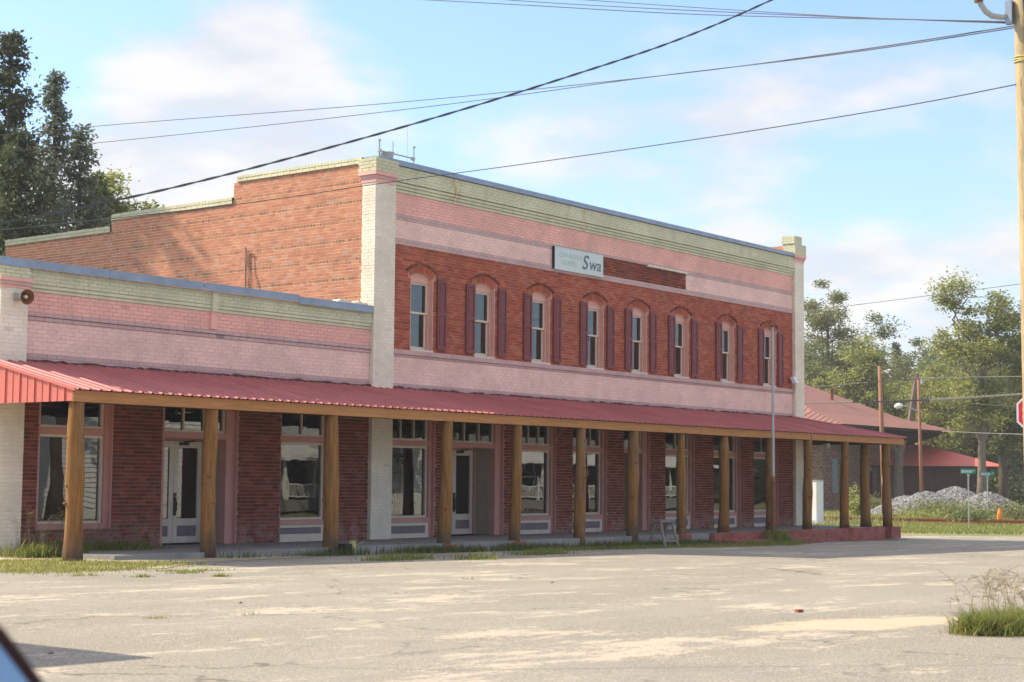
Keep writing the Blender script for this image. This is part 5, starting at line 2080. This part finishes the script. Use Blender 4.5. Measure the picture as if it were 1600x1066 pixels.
tree('understory_tree', 'mid green leafy tree between the conifers and the stepped wall', b, hgt(330, 100, 72), [(0, 0, 7.6, 3.4, 4.2)], 33, 'shade', 'bark_dark', 0.25, 15000, 0.22, 70, 0.95)
tree('shade_tree', 'broad tree left of the view that shades the end of the side wall', (23.4, 48.6, g(23)), 22, [(0, 0, 17.0, 3.5, 4.2), (0.6, 0.6, 13.6, 2.8, 3.2)], 35, 'dark', 'bark_dark', 0.4, 26000, 0.36, 80, 1.1)

# beyond the east end
G = 'trees beyond the depot'
D1 = 152
b = gbase(1293, D1)
tree('pecan_tree', 'tall olive tree right behind the white pilaster with a branch reaching right', b, hgt(430, 1300, D1), [(-1, 0, 10, 4.2, 5.5), (-0.4, 0, 16.5, 3.0, 3.2), (3.0, -3.4, 15.8, 1.8, 1.1), (1.5, -1.5, 12.0, 2.5, 2.6)], 41, 'olive', 'bark_dark', 0.42, 27200, 0.245, 110, 1.15, G)
b = gbase(1357, 140)
tree('young_tree', 'light yellow-green tree above the depot roof ridge', b, hgt(515, 1357, 140), [(0, 0, 8, 2.0, 4.0), (0, 0, 11.8, 1.5, 2.0)], 42, 'yellow', 'bark', 0.22, 15300, 0.231, 60, 0.95, G)
b = gbase(1312, 141)
tree('young_tree', 'yellow-green tree low behind the depot roof at the white pilaster', b, hgt(565, 1312, 141), [(0, 0, 6.5, 2.4, 3.8)], 43, 'yellow', 'bark', 0.22, 13600, 0.231, 55, 0.95, G)
b = gbase(1448, 205)
tree('oak_tree', 'dark dense round tree farthest off in the gap of sky', b, hgt(507, 1448, 205), [(0, 0, 11, 4.4, 8), (1.2, -1.5, 17.0, 2.2, 3.0)], 44, 'shade', 'bark_dark', 0.4, 22100, 0.340, 80, 1.5, G, shell=0.4)
b = gbase(1404, 195)
conifer('cedar_tree', 'small pointed dark conifer in the gap of sky', b, hgt(536, 1404, 195), 3.2, 45, 'dark', 7000, 0.45, G)
b = gbase(1392, 146)
tree('young_tree', 'yellow-green tree between the two brown poles, left one', b, hgt(560, 1392, 146), [(0, 0, 6.5, 2.6, 4.3)], 46, 'yellow', 'bark', 0.22, 17000, 0.231, 65, 0.95, G)
b = gbase(1462, 136)
tree('willow_tree', 'drooping yellow-green tree with leaning dark limbs right of the lamp pole', b, hgt(553, 1468, 136), [(0, 0, 7.2, 3.0, 4.0), (1.5, -1.5, 8.5, 2.2, 2.6)], 47, 'yellow', 'bark_dark', 0.32, 22100, 0.231, 80, 1.0, G, lean=(1.6, -1.2))
b = gbase(1534, 116)
tree('pecan_tree', 'tallest open-crowned tree with straight pale trunk before the shed', b, hgt(415, 1525, 116), [(0.2, -0.2, 10.6, 2.5, 4.2), (-1.0, 1.4, 13.4, 1.5, 2.4), (0.9, -1.2, 13.0, 1.7, 2.6), (0.2, 0, 7.0, 2.6, 2.6), (-1.5, 2.0, 10.4, 1.3, 3.0), (1.8, -2.3, 10.5, 1.6, 3.0)], 48, 'yellow', 'bark', 0.36, 25500, 0.218, 105, 0.95, G)
b = gbase(1567, 119)
tree('oak_tree', 'large green tree with dark trunk at the right edge', b, hgt(445, 1590, 119), [(1.2, -1.6, 9.5, 3.4, 5.2), (1.8, -2.4, 13.2, 2.2, 2.4), (-0.5, 0.4, 6.5, 2.4, 2.6)], 49, 'mid', 'bark_dark', 0.33, 28900, 0.231, 110, 1.05, G)
b = gbase(1502, 143)
tree('understory_tree', 'bushy olive tree behind the shed roof', b, hgt(610, 1502, 143), [(0, 0, 5.6, 4.2, 3.6)], 50, 'olive', 'bark_dark', 0.25, 18700, 0.258, 70, 1.1, G)
b = gbase(1425, 150)
tree('understory_tree', 'shady green tree filling the gap behind the depot eave', b, hgt(618, 1425, 150), [(0, 0, 5.4, 4.4, 3.8)], 51, 'shade', 'bark_dark', 0.25, 18700, 0.272, 70, 1.1, G)
b = gbase(1620, 135)
tree('oak_tree', 'broad dark tree mostly hidden behind the stop sign', b, hgt(500, 1620, 135), [(0, 0, 8.5, 4.5, 6.0)], 52, 'shade', 'bark_dark', 0.3, 22100, 0.272, 85, 1.2, G)
for k, (px, dp_, py, lf, rx, lab) in enumerate(((1418, 172, 552, 'olive', 4.2, 'olive tree filling the skyline between the two brown poles'), (1482, 176, 540, 'mid', 4.0, 'green tree rising behind the drooping yellow-green one'), (1333, 165, 520, 'olive', 3.6, 'olive tree behind the light young trees above the depot'), (1512, 168, 520, 'mid', 4.0, 'green tree behind the tallest open-crowned one'), (1265, 168, 505, 'olive', 3.6, 'olive tree against the right edge of the white pilaster'))):
    b = gbase(px, dp_)
    hh = hgt(py, px, dp_)
    tree('oak_tree', lab, b, hh, [(0, 0, hh * 0.55, rx, hh * 0.42), (0.8, -1.0, hh * 0.75, rx * 0.6, hh * 0.22)], 150 + k, lf, 'bark_dark', 0.35, 20000, 0.30, 110, 1.15, G, shell=0.42)
# bare snag and a topped trunk
b = Vector(gbase(1424, 128))
t = thing('dead_tree', 'dead grey snag with a broken top between the brown poles', 'tree', tuple(b), G)
mb = MB()
mb.tube([b, at(1423, 660, 128), at(1428, 620, 128), at(1432, 592, 128), at(1435, 582, 128)], [0.35, 0.3, 0.26, 0.2, 0.05], 8)
mb.tube([at(1430, 606, 128), at(1427, 592, 128), at(1429, 575, 128)], [0.1, 0.06, 0.02], 6)
mb.build('trunk', M['bark'], t)
b = Vector(gbase(1403, 119))
t = thing('dead_tree', 'pale topped tree trunk standing right of the porch corner post', 'tree', tuple(b), G)
mb = MB()
mb.tube([b - Vector((0, 0, 0.3)), at(1403, 735, 119), at(1405, 708, 119), at(1410, 696, 119), at(1414, 688, 119)], [0.46, 0.37, 0.33, 0.24, 0.16], 9)
mb.tube([at(1404, 712, 119), at(1398, 699, 119), at(1396, 692, 119)], [0.2, 0.16, 0.12], 8)
mb.build('trunk', M['bark'], t)

# distant wood line that closes the view behind the trees
def wood(name, pts, top, n, mat, size, thick=5.0):
    P = []
    for (a, b_) in zip(pts[:-1], pts[1:]):
        k = n // (len(pts) - 1)
        f = rng.uniform(0, 1, k)
        base = np.outer(1 - f, np.array(a)) + np.outer(f, np.array(b_))
        hh = top * (0.72 + 0.28 * np.sin(base[:, 0] * 0.37) * np.cos(base[:, 1] * 0.23))
        z = rng.uniform(0, 1, k) ** 0.8 * hh
        P.append(np.column_stack([base[:, 0] + rng.normal(0, thick * 0.4, k), base[:, 1] + rng.normal(0, thick * 0.4, k), z - 0.3]))
    o = leaves_mesh(name, np.concatenate(P), size, mat, None)
    o['kind'] = 'stuff'
    return o


q0, q1, q2, q3 = at(1180, 790, 190), at(1400, 790, 175), at(1560, 790, 165), at(1760, 790, 160)
wood('woods', [tuple(q)[:2] for q in (q0, q1, q2, q3)], 12.0, 60000, LEAF['mid'], 0.55)
b0_, b1_ = at(-120, 700, 95), at(260, 700, 95)
wood('woods', [tuple(b0_)[:2], tuple(b1_)[:2]], 10.0, 9000, LEAF['shade'], 0.6)


wood('woods', [(25, -34), (70, -31), (120, -29), (170, -27)], 8.5, 16000, LEAF['dark'], 1.1)


def bush(label, c, r_, h, leaf, n, size=0.16, name='bush'):
    t = thing(name, label, 'bush', c, 'bushes by the railway')
    P = rng.normal(0, 1, (n, 3)) * np.array([r_ * 0.5, r_ * 0.5, h * 0.28]) + np.array([c[0], c[1], c[2] + h * 0.5])
    P[:, 2] = np.abs(P[:, 2] - c[2]) + c[2]
    leaves_mesh('foliage', P, size, LEAF[leaf], t, flat=0.9)
    m = MB()
    for k in range(6):
        a = k * 1.05
        m.tube([(c[0], c[1], c[2] - 0.1), (c[0] + math.cos(a) * r_ * 0.4, c[1] + math.sin(a) * r_ * 0.4, c[2] + h * 0.8)], [0.02, 0.006], 4)
    m.build('stem', M['bark'], t)


for px, dep, r_, h, lf, n, lab in ((1336, 88, 0.55, 1.5, 'yellow', 900, 'tall yellow-flowering weed bush left of the second porch post from the corner'), (1342, 86, 0.4, 1.1, 'yellow', 500, 'smaller yellow weed beside the tall flowering bush'), (1364, 108, 1.2, 1.0, 'olive', 1400, 'grey-green bush at the foot of the depot door'), (1478, 86, 2.0, 0.9, 'olive', 2600, 'wide low weedy shrub in front of the gravel'), (1516, 80, 1.0, 0.55, 'mid', 1300, 'low green weed clump at the foot of the nearer street sign'), (1588, 84, 1.6, 0.9, 'olive', 1900, 'weedy shrub right of the orange barrel'), (1440, 84, 1.4, 0.5, 'yellow', 1200, 'low yellow weeds before the left foot of the gravel'), (1588, 122, 3.0, 2.2, 'shade', 3000, 'dark green bushes behind the lawn at the right edge'), (1550, 121, 1.0, 2.0, 'yellow', 800, 'slim yellow-green bush between the two trunks')):
    b = gbase(px, dep)
    bush(lab, (b[0], b[1], -0.28), r_, h, lf, n, 0.16 if dep < 110 else 0.3)


# ------------------------------------------------------------------ grass and weeds
def blades(name, XY, H, mat, wid=0.012, bend=0.35, zfn=gnp, label=None, spread=0.18):
    n = len(XY)
    H = H * rng.uniform(0.25, 1.0, n) ** 0.8
    a = rng.uniform(0, 6.283, n)
    d = np.column_stack([np.cos(a), np.sin(a)])
    s = np.column_stack([-np.sin(a + rng.normal(0, 0.4, n)), np.cos(a)])
    s = s / np.linalg.norm(s, axis=1)[:, None]
    z0 = zfn(XY[:, 0])
    V = np.zeros((n, 5, 3))
    bb = (bend * rng.uniform(0.2, 2.6, n) * H)[:, None]
    V[:, 0, :2] = XY - s * wid
    V[:, 1, :2] = XY + s * wid
    V[:, 2, :2] = XY + d * bb * 0.35 + s * wid * 0.7
    V[:, 3, :2] = XY + d * bb * 0.35 - s * wid * 0.7
    V[:, 4, :2] = XY + d * bb
    V[:, 0, 2] = V[:, 1, 2] = z0 - 0.02
    V[:, 2, 2] = V[:, 3, 2] = z0 + H * 0.55
    V[:, 4, 2] = z0 + H * rng.uniform(0.8, 1.0, n)
    i = np.arange(n)[:, None] * 5
    F = np.concatenate([i + np.array([[0, 1, 2]]), i + np.array([[0, 2, 3]]), i + np.array([[3, 2, 4]])])
    o = npmesh(name, V.reshape(-1, 3), F, mat)
    o['kind'] = 'stuff'
    return o


def seedheads(name, XY, H, mat, zfn=gnp):
    """thin stalks that fork at the tip"""
    m = MB()
    for (x, y), h in zip(XY, H):
        z = float(zfn(np.array(x)))
        a = random.uniform(0, 6.28)
        lean = random.uniform(0.05, 0.4) * h
        e = Vector((x + math.cos(a) * lean, y + math.sin(a) * lean, z + h))
        b = Vector((x, y, z))
        md = b.lerp(e, 0.55) + Vector((0, 0, h * 0.06))
        m.tube([b, md, e], [0.0022, 0.0018, 0.0014], 3, caps=False)
        for k in range(4):
            c = a + random.uniform(-1.8, 1.8)
            q = e.lerp(md, random.uniform(0, 0.35))
            L = random.uniform(0.06, 0.13) * (h / 0.7 + 0.4)
            m.tube([q, q + Vector((math.cos(c) * L, math.sin(c) * L, random.uniform(-0.01, 0.10)))], [0.0016, 0.0022], 3, caps=False)
    o = m.build(name, mat)
    o['kind'] = 'stuff'
    return o


def scatter(n, pts, sig):
    pts = np.array(pts)
    k = rng.integers(0, len(pts), n)
    return pts[k] + rng.normal(0, 1, (n, 2)) * (np.array(sig)[k] if hasattr(sig, '__len__') else sig) * np.array([1, 0.55]) if not hasattr(sig, '__len__') else pts[k] + rng.normal(0, 1, (n, 2)) * np.array(sig)[k][:, None] * np.array([1, 0.55])


def gp(px, py):
    p = gpoint(px, py)
    return (p.x, p.y)


# weeds around the first log post and along the wall
tuft = [gp(75, 868), gp(95, 866), gp(115, 872), gp(60, 872), gp(140, 868), (18.6, 25.5), (19.5, 25.7), (20.4, 25.75), (21.2, 25.6), gp(170, 868), gp(205, 868)]
blades('weeds', scatter(5200, tuft, [0.16, 0.14, 0.12, 0.2, 0.2, 0.3, 0.35, 0.35, 0.35, 0.25, 0.25]), rng.uniform(0.12, 0.42, 5200), GRASS, 0.010)
XY = scatter(110, tuft[:9], [0.2] * 9)
seedheads('weeds', XY, rng.uniform(0.35, 0.85, 110), STRAW)
low = [gp(20, 885), gp(50, 888), gp(90, 885), gp(130, 882), gp(170, 884), gp(210, 884), gp(150, 890), gp(110, 893), gp(30, 893), gp(235, 884), gp(10, 880), gp(70, 878), gp(-60, 886), gp(-100, 880)]
blades('grass', scatter(6500, low, [0.55] * len(low)), rng.uniform(0.02, 0.09, 6500), GRASS_YE, 0.009)
blades('grass', scatter(3600, low, [0.5] * len(low)), rng.uniform(0.02, 0.12, 3600), GRASS, 0.009)
sp_ = [gp(290, 896), gp(345, 901), gp(222, 902), gp(300, 893), gp(128, 900), gp(215, 888), gp(325, 892), gp(262, 893)]
blades('grass', scatter(1000, sp_, [0.13, 0.08, 0.09, 0.16, 0.16, 0.18, 0.2, 0.2]), rng.uniform(0.02, 0.08, 1000), GRASS, 0.007, bend=0.9)
thin = [gp(243, 967), gp(392, 960), gp(730, 905), gp(252, 966), gp(385, 961)]
blades('grass', scatter(90, thin, [0.07] * 5), rng.uniform(0.02, 0.06, 90), GRASS_YE, 0.005, bend=1.0)
# strip of weeds along the porch kerb
strip = [(x, 23.15) for x in np.arange(21.5, 38.5, 0.35)]
dens = np.array([0.6 + 0.55 * math.sin(x * 1.9) + 0.5 * math.sin(x * 0.7 + 1) + (0.9 if x > 29.8 else 0) for x, _ in strip]).clip(0.05, 2)
kk = rng.choice(len(strip), 9000, p=dens / dens.sum())
XY = np.array(strip)[kk] + rng.normal(0, 1, (9000, 2)) * np.array([0.25, 0.13])
blades('weeds', XY, rng.uniform(0.06, 0.27, 9000), GRASS_DK, 0.009)
XY = np.column_stack([rng.uniform(30.5, 42.5, 6500), 22.75 + rng.normal(0, 0.22, 6500)])
blades('grass', XY, rng.uniform(0.03, 0.14, 6500), GRASS, 0.009)
XY = np.column_stack([rng.uniform(36, 41.5, 1500), 22.2 + rng.normal(0, 0.2, 1500)])
blades('grass', XY, rng.uniform(0.03, 0.10, 1500), GRASS_YE, 0.009)
mid_ = [gp(640, 874), gp(600, 876), gp(540, 862), gp(470, 864), gp(385, 866), gp(345, 868), gp(1215, 850), gp(1208, 848), gp(1195, 852), gp(1225, 852), gp(1295, 838), gp(1345, 836), gp(1180, 853), gp(1240, 850), gp(830, 867), gp(860, 866), gp(745, 874)]
blades('weeds', scatter(4200, mid_, [0.35, 0.3, 0.25, 0.3, 0.3, 0.25, 0.25, 0.15, 0.3, 0.3, 0.2, 0.2, 0.3, 0.3, 0.35, 0.3, 0.3]), rng.uniform(0.05, 0.24, 4200), GRASS, 0.010)
seedheads('weeds', scatter(70, [gp(1210, 849), gp(640, 852), (33.5, 23.1), (36.5, 23.1)], [0.3, 0.5, 0.8, 0.6]), rng.uniform(0.3, 0.65, 70), STRAW)
XY = np.column_stack([FX + rng.normal(0, 0.22, 700), FY - 0.1 + rng.normal(0, 0.15, 700)])
blades('weeds', XY, rng.uniform(0.2, 0.62, 700), GRASS, 0.014)
# tuft at the lower right corner
tf = [gp(1515, 990), gp(1535, 992), gp(1560, 990), gp(1585, 992), gp(1600, 988), gp(1545, 985), gp(1580, 978), gp(1620, 985), gp(1650, 990), gp(1640, 970)]
blades('weeds', scatter(5200, tf, [0.10, 0.09, 0.12, 0.14, 0.16, 0.12, 0.2, 0.2, 0.25, 0.25]), rng.uniform(0.12, 0.33, 5200), GRASS, 0.0055, bend=0.55)
seedheads('weeds', scatter(85, tf, [0.16] * len(tf)), rng.uniform(0.30, 0.58, 85), STRAW)
blades('grass', scatter(1300, tf[:6], [0.14] * 6), rng.uniform(0.05, 0.24, 1300), GRASS_YE, 0.004, bend=0.9)
# verge beyond the street: mown grass, then taller yellowing grass before the gravel
V0 = np.array(at(1395, 834, 60))[:2]
u_ = np.array([0.617, -0.787])
f_ = np.array([0.787, 0.617])
n = 26000
aa, bb = rng.uniform(-14, 26, n), rng.uniform(0.15, 1, n) ** 1.2 * 26
XY = V0 + np.outer(aa, u_) + np.outer(bb, f_)
okk = (XY[:, 1] > 26.5) | (XY[:, 0] > 53)
blades('grass', XY[okk], rng.uniform(0.05, 0.16, okk.sum()), GRASS, 0.022)
n = 22000
aa, bb = rng.uniform(-26, 30, n), rng.uniform(20, 34, n)
XY = V0 + np.outer(aa, u_) + np.outer(bb, f_)
blades('grass', XY, rng.uniform(0.15, 0.5, n), GRASS_YE, 0.025)
n = 14000
aa, bb = rng.uniform(-10, 45, n), rng.uniform(34, 75, n)
XY = V0 + np.outer(aa, u_) + np.outer(bb, f_)
blades('grass', XY, rng.uniform(0.06, 0.2, n), GRASS, 0.04)
XY = V0 + np.outer(rng.uniform(-14, 26, 6000), u_) + np.outer(rng.uniform(6, 21, 6000), f_)
okk = (XY[:, 1] > 26.5) | (XY[:, 0] > 54)
blades('grass', XY[okk], rng.uniform(0.05, 0.2, okk.sum()), GRASS_YE, 0.022)


# ------------------------------------------------------------------ across the street (seen in the shop windows)
def clapboards(m, x0, x1, z0, z1, y, axis='x', h=0.21):
    z = z0
    while z < z1 - 0.02:
        zt = min(z + h, z1)
        if axis == 'x':
            m.quad((x0, y + 0.05, z), (x1, y + 0.05, z), (x1, y, zt), (x0, y, zt))
            m.quad((x0, y + 0.05, z), (x1, y + 0.05, z), (x1, y, z), (x0, y, z))
        else:
            m.quad((y - 0.022, x0, z), (y - 0.022, x1, z), (y, x1, zt), (y, x0, zt))
            m.quad((y - 0.022, x0, z), (y - 0.022, x1, z), (y, x1, z), (y, x0, z))
        z = zt


def house(label, x0, x1, yf, yb, z1, rise, wins, porch=None, wall='clap'):
    t = thing('clapboard_house', label, 'house', ((x0 + x1) / 2, yf, 0.0), 'houses across the street')
    m = MB()
    m.box(x0 + 0.03, x1 - 0.03, yb, yf - 0.03, -0.3, z1)
    m.build('wall', M[wall], t)
    m = MB()
    clapboards(m, x0, x1, 0.3, z1, yf - 0.028)
    clapboards(m, yb, yf, 0.3, z1, x0 + 0.028, 'y')
    m.build('clapboards', M[wall], t, kind='stuff')
    m = MB()
    ym = (yf + yb) / 2
    m.prism([(x0 - 0.5, yf + 0.5, z1 - 0.05), (x0 - 0.5, ym, z1 + rise), (x0 - 0.5, yb - 0.5, z1 - 0.05)], (x1 - x0 + 1.0, 0, 0))
    m.build('roof', M['roof_grey'], t)
    for (wx, wz) in wins:
        m = MB()
        m.box(wx - 0.55, wx - 0.45, yf - 0.02, yf + 0.04, wz, wz + 1.7)
        m.box(wx + 0.45, wx + 0.55, yf - 0.02, yf + 0.04, wz, wz + 1.7)
        for zz in (wz, wz + 0.8, wz + 1.6):
            m.box(wx - 0.45, wx + 0.45, yf - 0.02, yf + 0.04, zz, zz + 0.09)
        wo = m.build('window', M['white_paint'], t)
        m = MB()
        m.box(wx - 0.44, wx + 0.44, yf - 0.02, yf + 0.005, wz + 0.09, wz + 1.6)
        m.build('pane', M['car_glass'], wo)
    if porch:
        a, b_, d_ = porch
        m = MB()
        m.prism([(a - 0.3, yf + 0.01, 3.5), (a - 0.3, yf + d_ + 0.4, 2.75), (a - 0.3, yf + d_ + 0.4, 2.6), (a - 0.3, yf + 0.01, 2.6)], (b_ - a + 0.6, 0, 0))
        m.build('porch_roof', M['white_paint'], t)
        m = MB()
        m.box(a, b_, yf + 0.01, yf + d_, -0.2, 0.45)
        m.build('porch_floor', M['concrete'], t)
        k = a + 0.1
        while k < b_:
            m = MB()
            m.box(k, k + 0.13, yf + d_ - 0.16, yf + d_ - 0.03, 0.45, 2.6)
            m.build('porch_post', M['white_paint'], t)
            k += 2.4
        m = MB()
        m.box(a, b_, yf + d_ - 0.12, yf + d_ - 0.06, 1.25, 1.33)
        m.box(a, b_, yf + d_ - 0.12, yf + d_ - 0.06, 0.6, 0.66)
        k = a
        while k < b_:
            m.box(k, k + 0.035, yf + d_ - 0.11, yf + d_ - 0.07, 0.66, 1.25)
            k += 0.14
        m.build('porch_railing', M['white_paint'], t)
    return t


house('large white clapboard house mirrored in the leftmost shop window', 41.5, 56.0, -8.0, -17, 6.2, 3.4, [(57.5, 1)][:0])
house('long dark house with white railed porch mirrored in the middle shop windows', 76, 101, -10.5, -19, 3.6, 2.6, [(79, 1.0), (83, 1.0), (88, 1.0), (92, 1.0), (97, 1.0)], (76, 101, 2.6), 'dark_siding')
house('tall white house with narrow window mirrored right of the white pilaster', 68.2, 71.6, -8.0, -18, 6.6, 2.6, [(70.6, 1.6)])
house('low dark house with white front porch mirrored in the third shop window', 63.2, 67.8, -15, -21, 3.2, 1.4, [(65.5, 1.0)], (63.4, 67.6, 3.0), 'dark_siding')
fe = thing('picket_fence', 'white picket fence before the houses across the street', 'fence', (66, -6.5, 0))
for k in range(44):
    x = 62.5 + k * 0.16
    m = MB()
    m.prism([(x, -6.5, -0.3), (x + 0.09, -6.5, -0.3), (x + 0.09, -6.5, 0.75), (x + 0.045, -6.5, 0.83), (x, -6.5, 0.75)], (0, 0.025, 0))
    m.build('picket', M['white_paint'], fe)
m = MB()
m.box(62.4, 69.6, -6.54, -6.501, 0.0, 0.08)
m.box(62.4, 69.6, -6.54, -6.501, 0.5, 0.58)
m.build('rail', M['white_paint'], fe)
for k, (x, y, h, lf, lab) in enumerate(((43.7, -5.5, 13, 'mid', 'street tree whose dark trunk is mirrored in the leftmost shop window'), (66.0, -7.5, 12, 'shade', 'dark tree mirrored beside the narrow white house'), (74.0, -12.5, 14, 'shade', 'tree between the white houses across the street'), (99, -14, 14, 'mid', 'tree at the east end of the white houses'), (57.5, -16, 14, 'shade', 'tree behind the two left-hand white houses across the street'))):
    tree('street_tree', lab, (x, y, g(x)), h * (1 if k == 0 else 0.68), [(0, 0, h * (0.82 if k == 0 else 0.47), h * 0.24, h * 0.22)], 60 + k, lf, 'bark_dark', 0.34, 5000, 0.5, 50, 1.2, 'trees across the street')

# ------------------------------------------------------------------ the maroon car whose wing mirror shows at lower left
Fv = Vector((0.585, 0.811, 0)).normalized()
Rv = Vector((Fv.y, -Fv.x, 0))
GZ = 0.305


def cp(s, l, z):
    q = Fv * s + Rv * l
    return Vector((q.x, q.y, GZ + z))


car = thing('parked_car', 'maroon car at lower left of which only the wing mirror shows', 'car', tuple(cp(1.6, -1.15, 0)))
SIDE_L = -0.30
WID = 1.70
CT = SIDE_L - WID / 2


def loft(sections, name, mat):
    """sections: list of (s, [(half width, z) ...]) mirrored about the car's middle"""
    m = MB()
    k = len(sections[0][1])
    rows = []
    for s, pr in sections:
        row = [cp(s, CT - hw, z) for hw, z in pr] + [cp(s, CT + hw, z) for hw, z in reversed(pr)]
        rows.append(row)
    n = len(rows[0])
    for r_ in rows:
        m.v += [tuple(p) for p in r_]
    for i in range(len(rows) - 1):
        for j in range(n):
            j2 = (j + 1) % n
            m.f.append((i * n + j, i * n + j2, (i + 1) * n + j2, (i + 1) * n + j))
    m.f.append(tuple(range(n - 1, -1, -1)))
    m.f.append(tuple((len(rows) - 1) * n + j for j in range(n)))
    return m.build(name, mat, car, smooth=True)


H2 = WID / 2
loft([(-0.75, [(0.70, 0.35), (0.78, 0.55), (0.74, 0.80), (0.62, 0.88)]), (-0.55, [(0.80, 0.25), (H2, 0.55), (0.83, 0.85), (0.70, 0.95)]), (0.2, [(0.82, 0.22), (H2, 0.55), (0.84, 0.88), (0.72, 0.97)]),
      (1.6, [(0.82, 0.22), (H2, 0.55), (0.84, 0.86), (0.72, 0.95)]), (2.5, [(0.82, 0.22), (H2, 0.55), (0.82, 0.82), (0.70, 0.90)]), (3.3, [(0.80, 0.24), (0.83, 0.5), (0.78, 0.72), (0.62, 0.80)]), (3.75, [(0.66, 0.30), (0.72, 0.48), (0.66, 0.62), (0.5, 0.68)])], 'body', M['car_paint'])
loft([(-0.45, [(0.66, 0.93), (0.64, 0.98)]), (0.05, [(0.68, 0.95), (0.56, 1.34)]), (0.9, [(0.70, 0.95), (0.57, 1.41)]), (1.55, [(0.70, 0.95), (0.56, 1.36)]), (2.35, [(0.66, 0.90), (0.64, 0.93)])], 'cabin', M['car_glass'])
mb = MB()
P = [cp(0.0, CT - 0.56, 1.345), cp(1.5, CT - 0.56, 1.375), cp(1.5, CT + 0.56, 1.375), cp(0.0, CT + 0.56, 1.345)]
mb.prism(P, (0, 0, 0.055))
mb.build('roof_panel', M['car_paint'], car)
for s in (0.15, 2.75):
    for sg_ in (-1, 1):
        mb = MB()
        c0 = cp(s, CT + sg_ * (H2 - 0.20), 0.31)
        c1 = cp(s, CT + sg_ * (H2 + 0.005), 0.31)
        mb.tube([c0, c1], 0.31, 20)
        wh = mb.build('wheel', M['tyre'], car)
        mb = MB()
        mb.tube([c1, cp(s, CT + sg_ * (H2 + 0.012), 0.31)], [0.20, 0.17], 14)
        mb.build('rim', M['grey_metal'], wh)
# wing mirror
DM = 2.2
mpl = [(-170, 938), (-60, 944), (-22, 958), (8, 985), (75, 1075), (97, 1115), (98, 1170), (78, 1205), (30, 1220), (-170, 1215)]
S0 = Fv.dot(at(0, 1040, DM))
onF = lambda px, py: Vector((0, 0, EYE)) + ray(px, py) * (S0 / Fv.dot(ray(px, py)))
cc = onF(-40, 1080)
back = [onF(px, py) for px, py in mpl]
mb = MB()
fw2 = Fv
front = [cc.lerp(p_, 0.72) + fw2 * 0.10 for p_ in back]
nn = len(back)
mb.v += [tuple(p_) for p_ in back] + [tuple(p_) for p_ in front]
for i in range(nn):
    j = (i + 1) % nn
    mb.f.append((i, j, nn + j, nn + i))
mb.f.append(tuple(range(nn, 2 * nn)))
inner = [cc.lerp(p_, 0.78) + fw2 * 0.012 for p_ in back]
st_ = len(mb.v)
mb.v += [tuple(p_) for p_ in inner]
for i in range(nn):
    j = (i + 1) % nn
    mb.f.append((i, st_ + i, st_ + j, j))
hous = mb.build('wing_mirror', M['car_paint'], car)
tilt = [p_ + Fv * (0.012 + (p_.z - cc.z) * 0.18) for p_ in [cc.lerp(q_, 0.80) for q_ in back]]
mb = MB()
mb.quad(*tilt)
mb.build('mirror_glass', M['mirror'], hous)
mb = MB()
arm0 = onF(-170, 1180)
mb.tube([arm0 + Rv * 0.02, cp(arm0.dot(Fv), SIDE_L - 0.02, 0.88)], [0.05, 0.06], 8)
mb.build('mirror_arm', M['car_paint'], hous)

# ------------------------------------------------------------------ unseen box truck, added left of the view for its shadow on the street
tk = thing('shadow_truck', 'unseen white box truck added left of the view to cast the corner shadow', 'truck', (3.6, 14.2, 0.31))
TX, TY, TH_ = 6.95, 12.75, 2.95
mb = MB()
mb.box(TX - 4.4, TX, TY, TY + 2.3, 0.31 + 0.85, 0.22 + TH_)
mb.build('cargo_box', M['white_paint'], tk)
mb = MB()
mb.prism([(TX - 6.4, TY + 0.1, 0.75), (TX - 4.45, TY + 0.1, 0.75), (TX - 4.45, TY + 0.1, 2.4), (TX - 5.4, TY + 0.1, 2.4), (TX - 5.9, TY + 0.1, 1.6), (TX - 6.4, TY + 0.1, 1.4)], (0, 2.1, 0))
mb.build('cab', M['white_paint'], tk)
mb = MB()
mb.prism([(TX - 5.75, TY + 0.09, 1.65), (TX - 4.9, TY + 0.09, 1.65), (TX - 4.9, TY + 0.09, 2.25), (TX - 5.35, TY + 0.09, 2.25)], (0, 2.12, 0))
mb.build('cab_window', M['car_glass'], tk)
mb = MB()
mb.box(TX - 6.2, TX - 0.1, TY + 0.5, TY + 1.8, 0.75, 1.15)
mb.build('chassis', M['black'], tk)
for x in (TX - 5.4, TX - 1.2):
    for y in (TY + 0.05, TY + 1.95):
        mb = MB()
        mb.tube([(x, y, 0.72), (x, y + 0.28, 0.72)], 0.42, 18)
        mb.build('wheel', M['tyre'], tk)
mb = MB()
mb.box(TX - 0.02, TX + 0.12, TY + 0.1, TY + 2.2, 0.70, 0.85)
mb.build('bumper', M['grey_metal'], tk)

# ------------------------------------------------------------------ thin summer haze
hm = bpy.data.materials.new('haze')
hm.use_nodes = True
ht = NT(hm.node_tree)
ht.n.remove(ht.n['Principled BSDF'])
pvv = ht.n.new('ShaderNodeVolumePrincipled')
pvv.inputs['Color'].default_value = (0.93, 0.95, 1.0, 1)
pvv.inputs['Density'].default_value = 0.00045
pvv.inputs['Anisotropy'].default_value = 0.0
ht.l.new(pvv.outputs[0], ht.n['Material Output'].inputs['Volume'])
mb = MB()
mb.box(-760, 960, -760, 960, -1.6, 27.0)
hz = mb.build('haze', hm)
hz['kind'] = 'stuff'
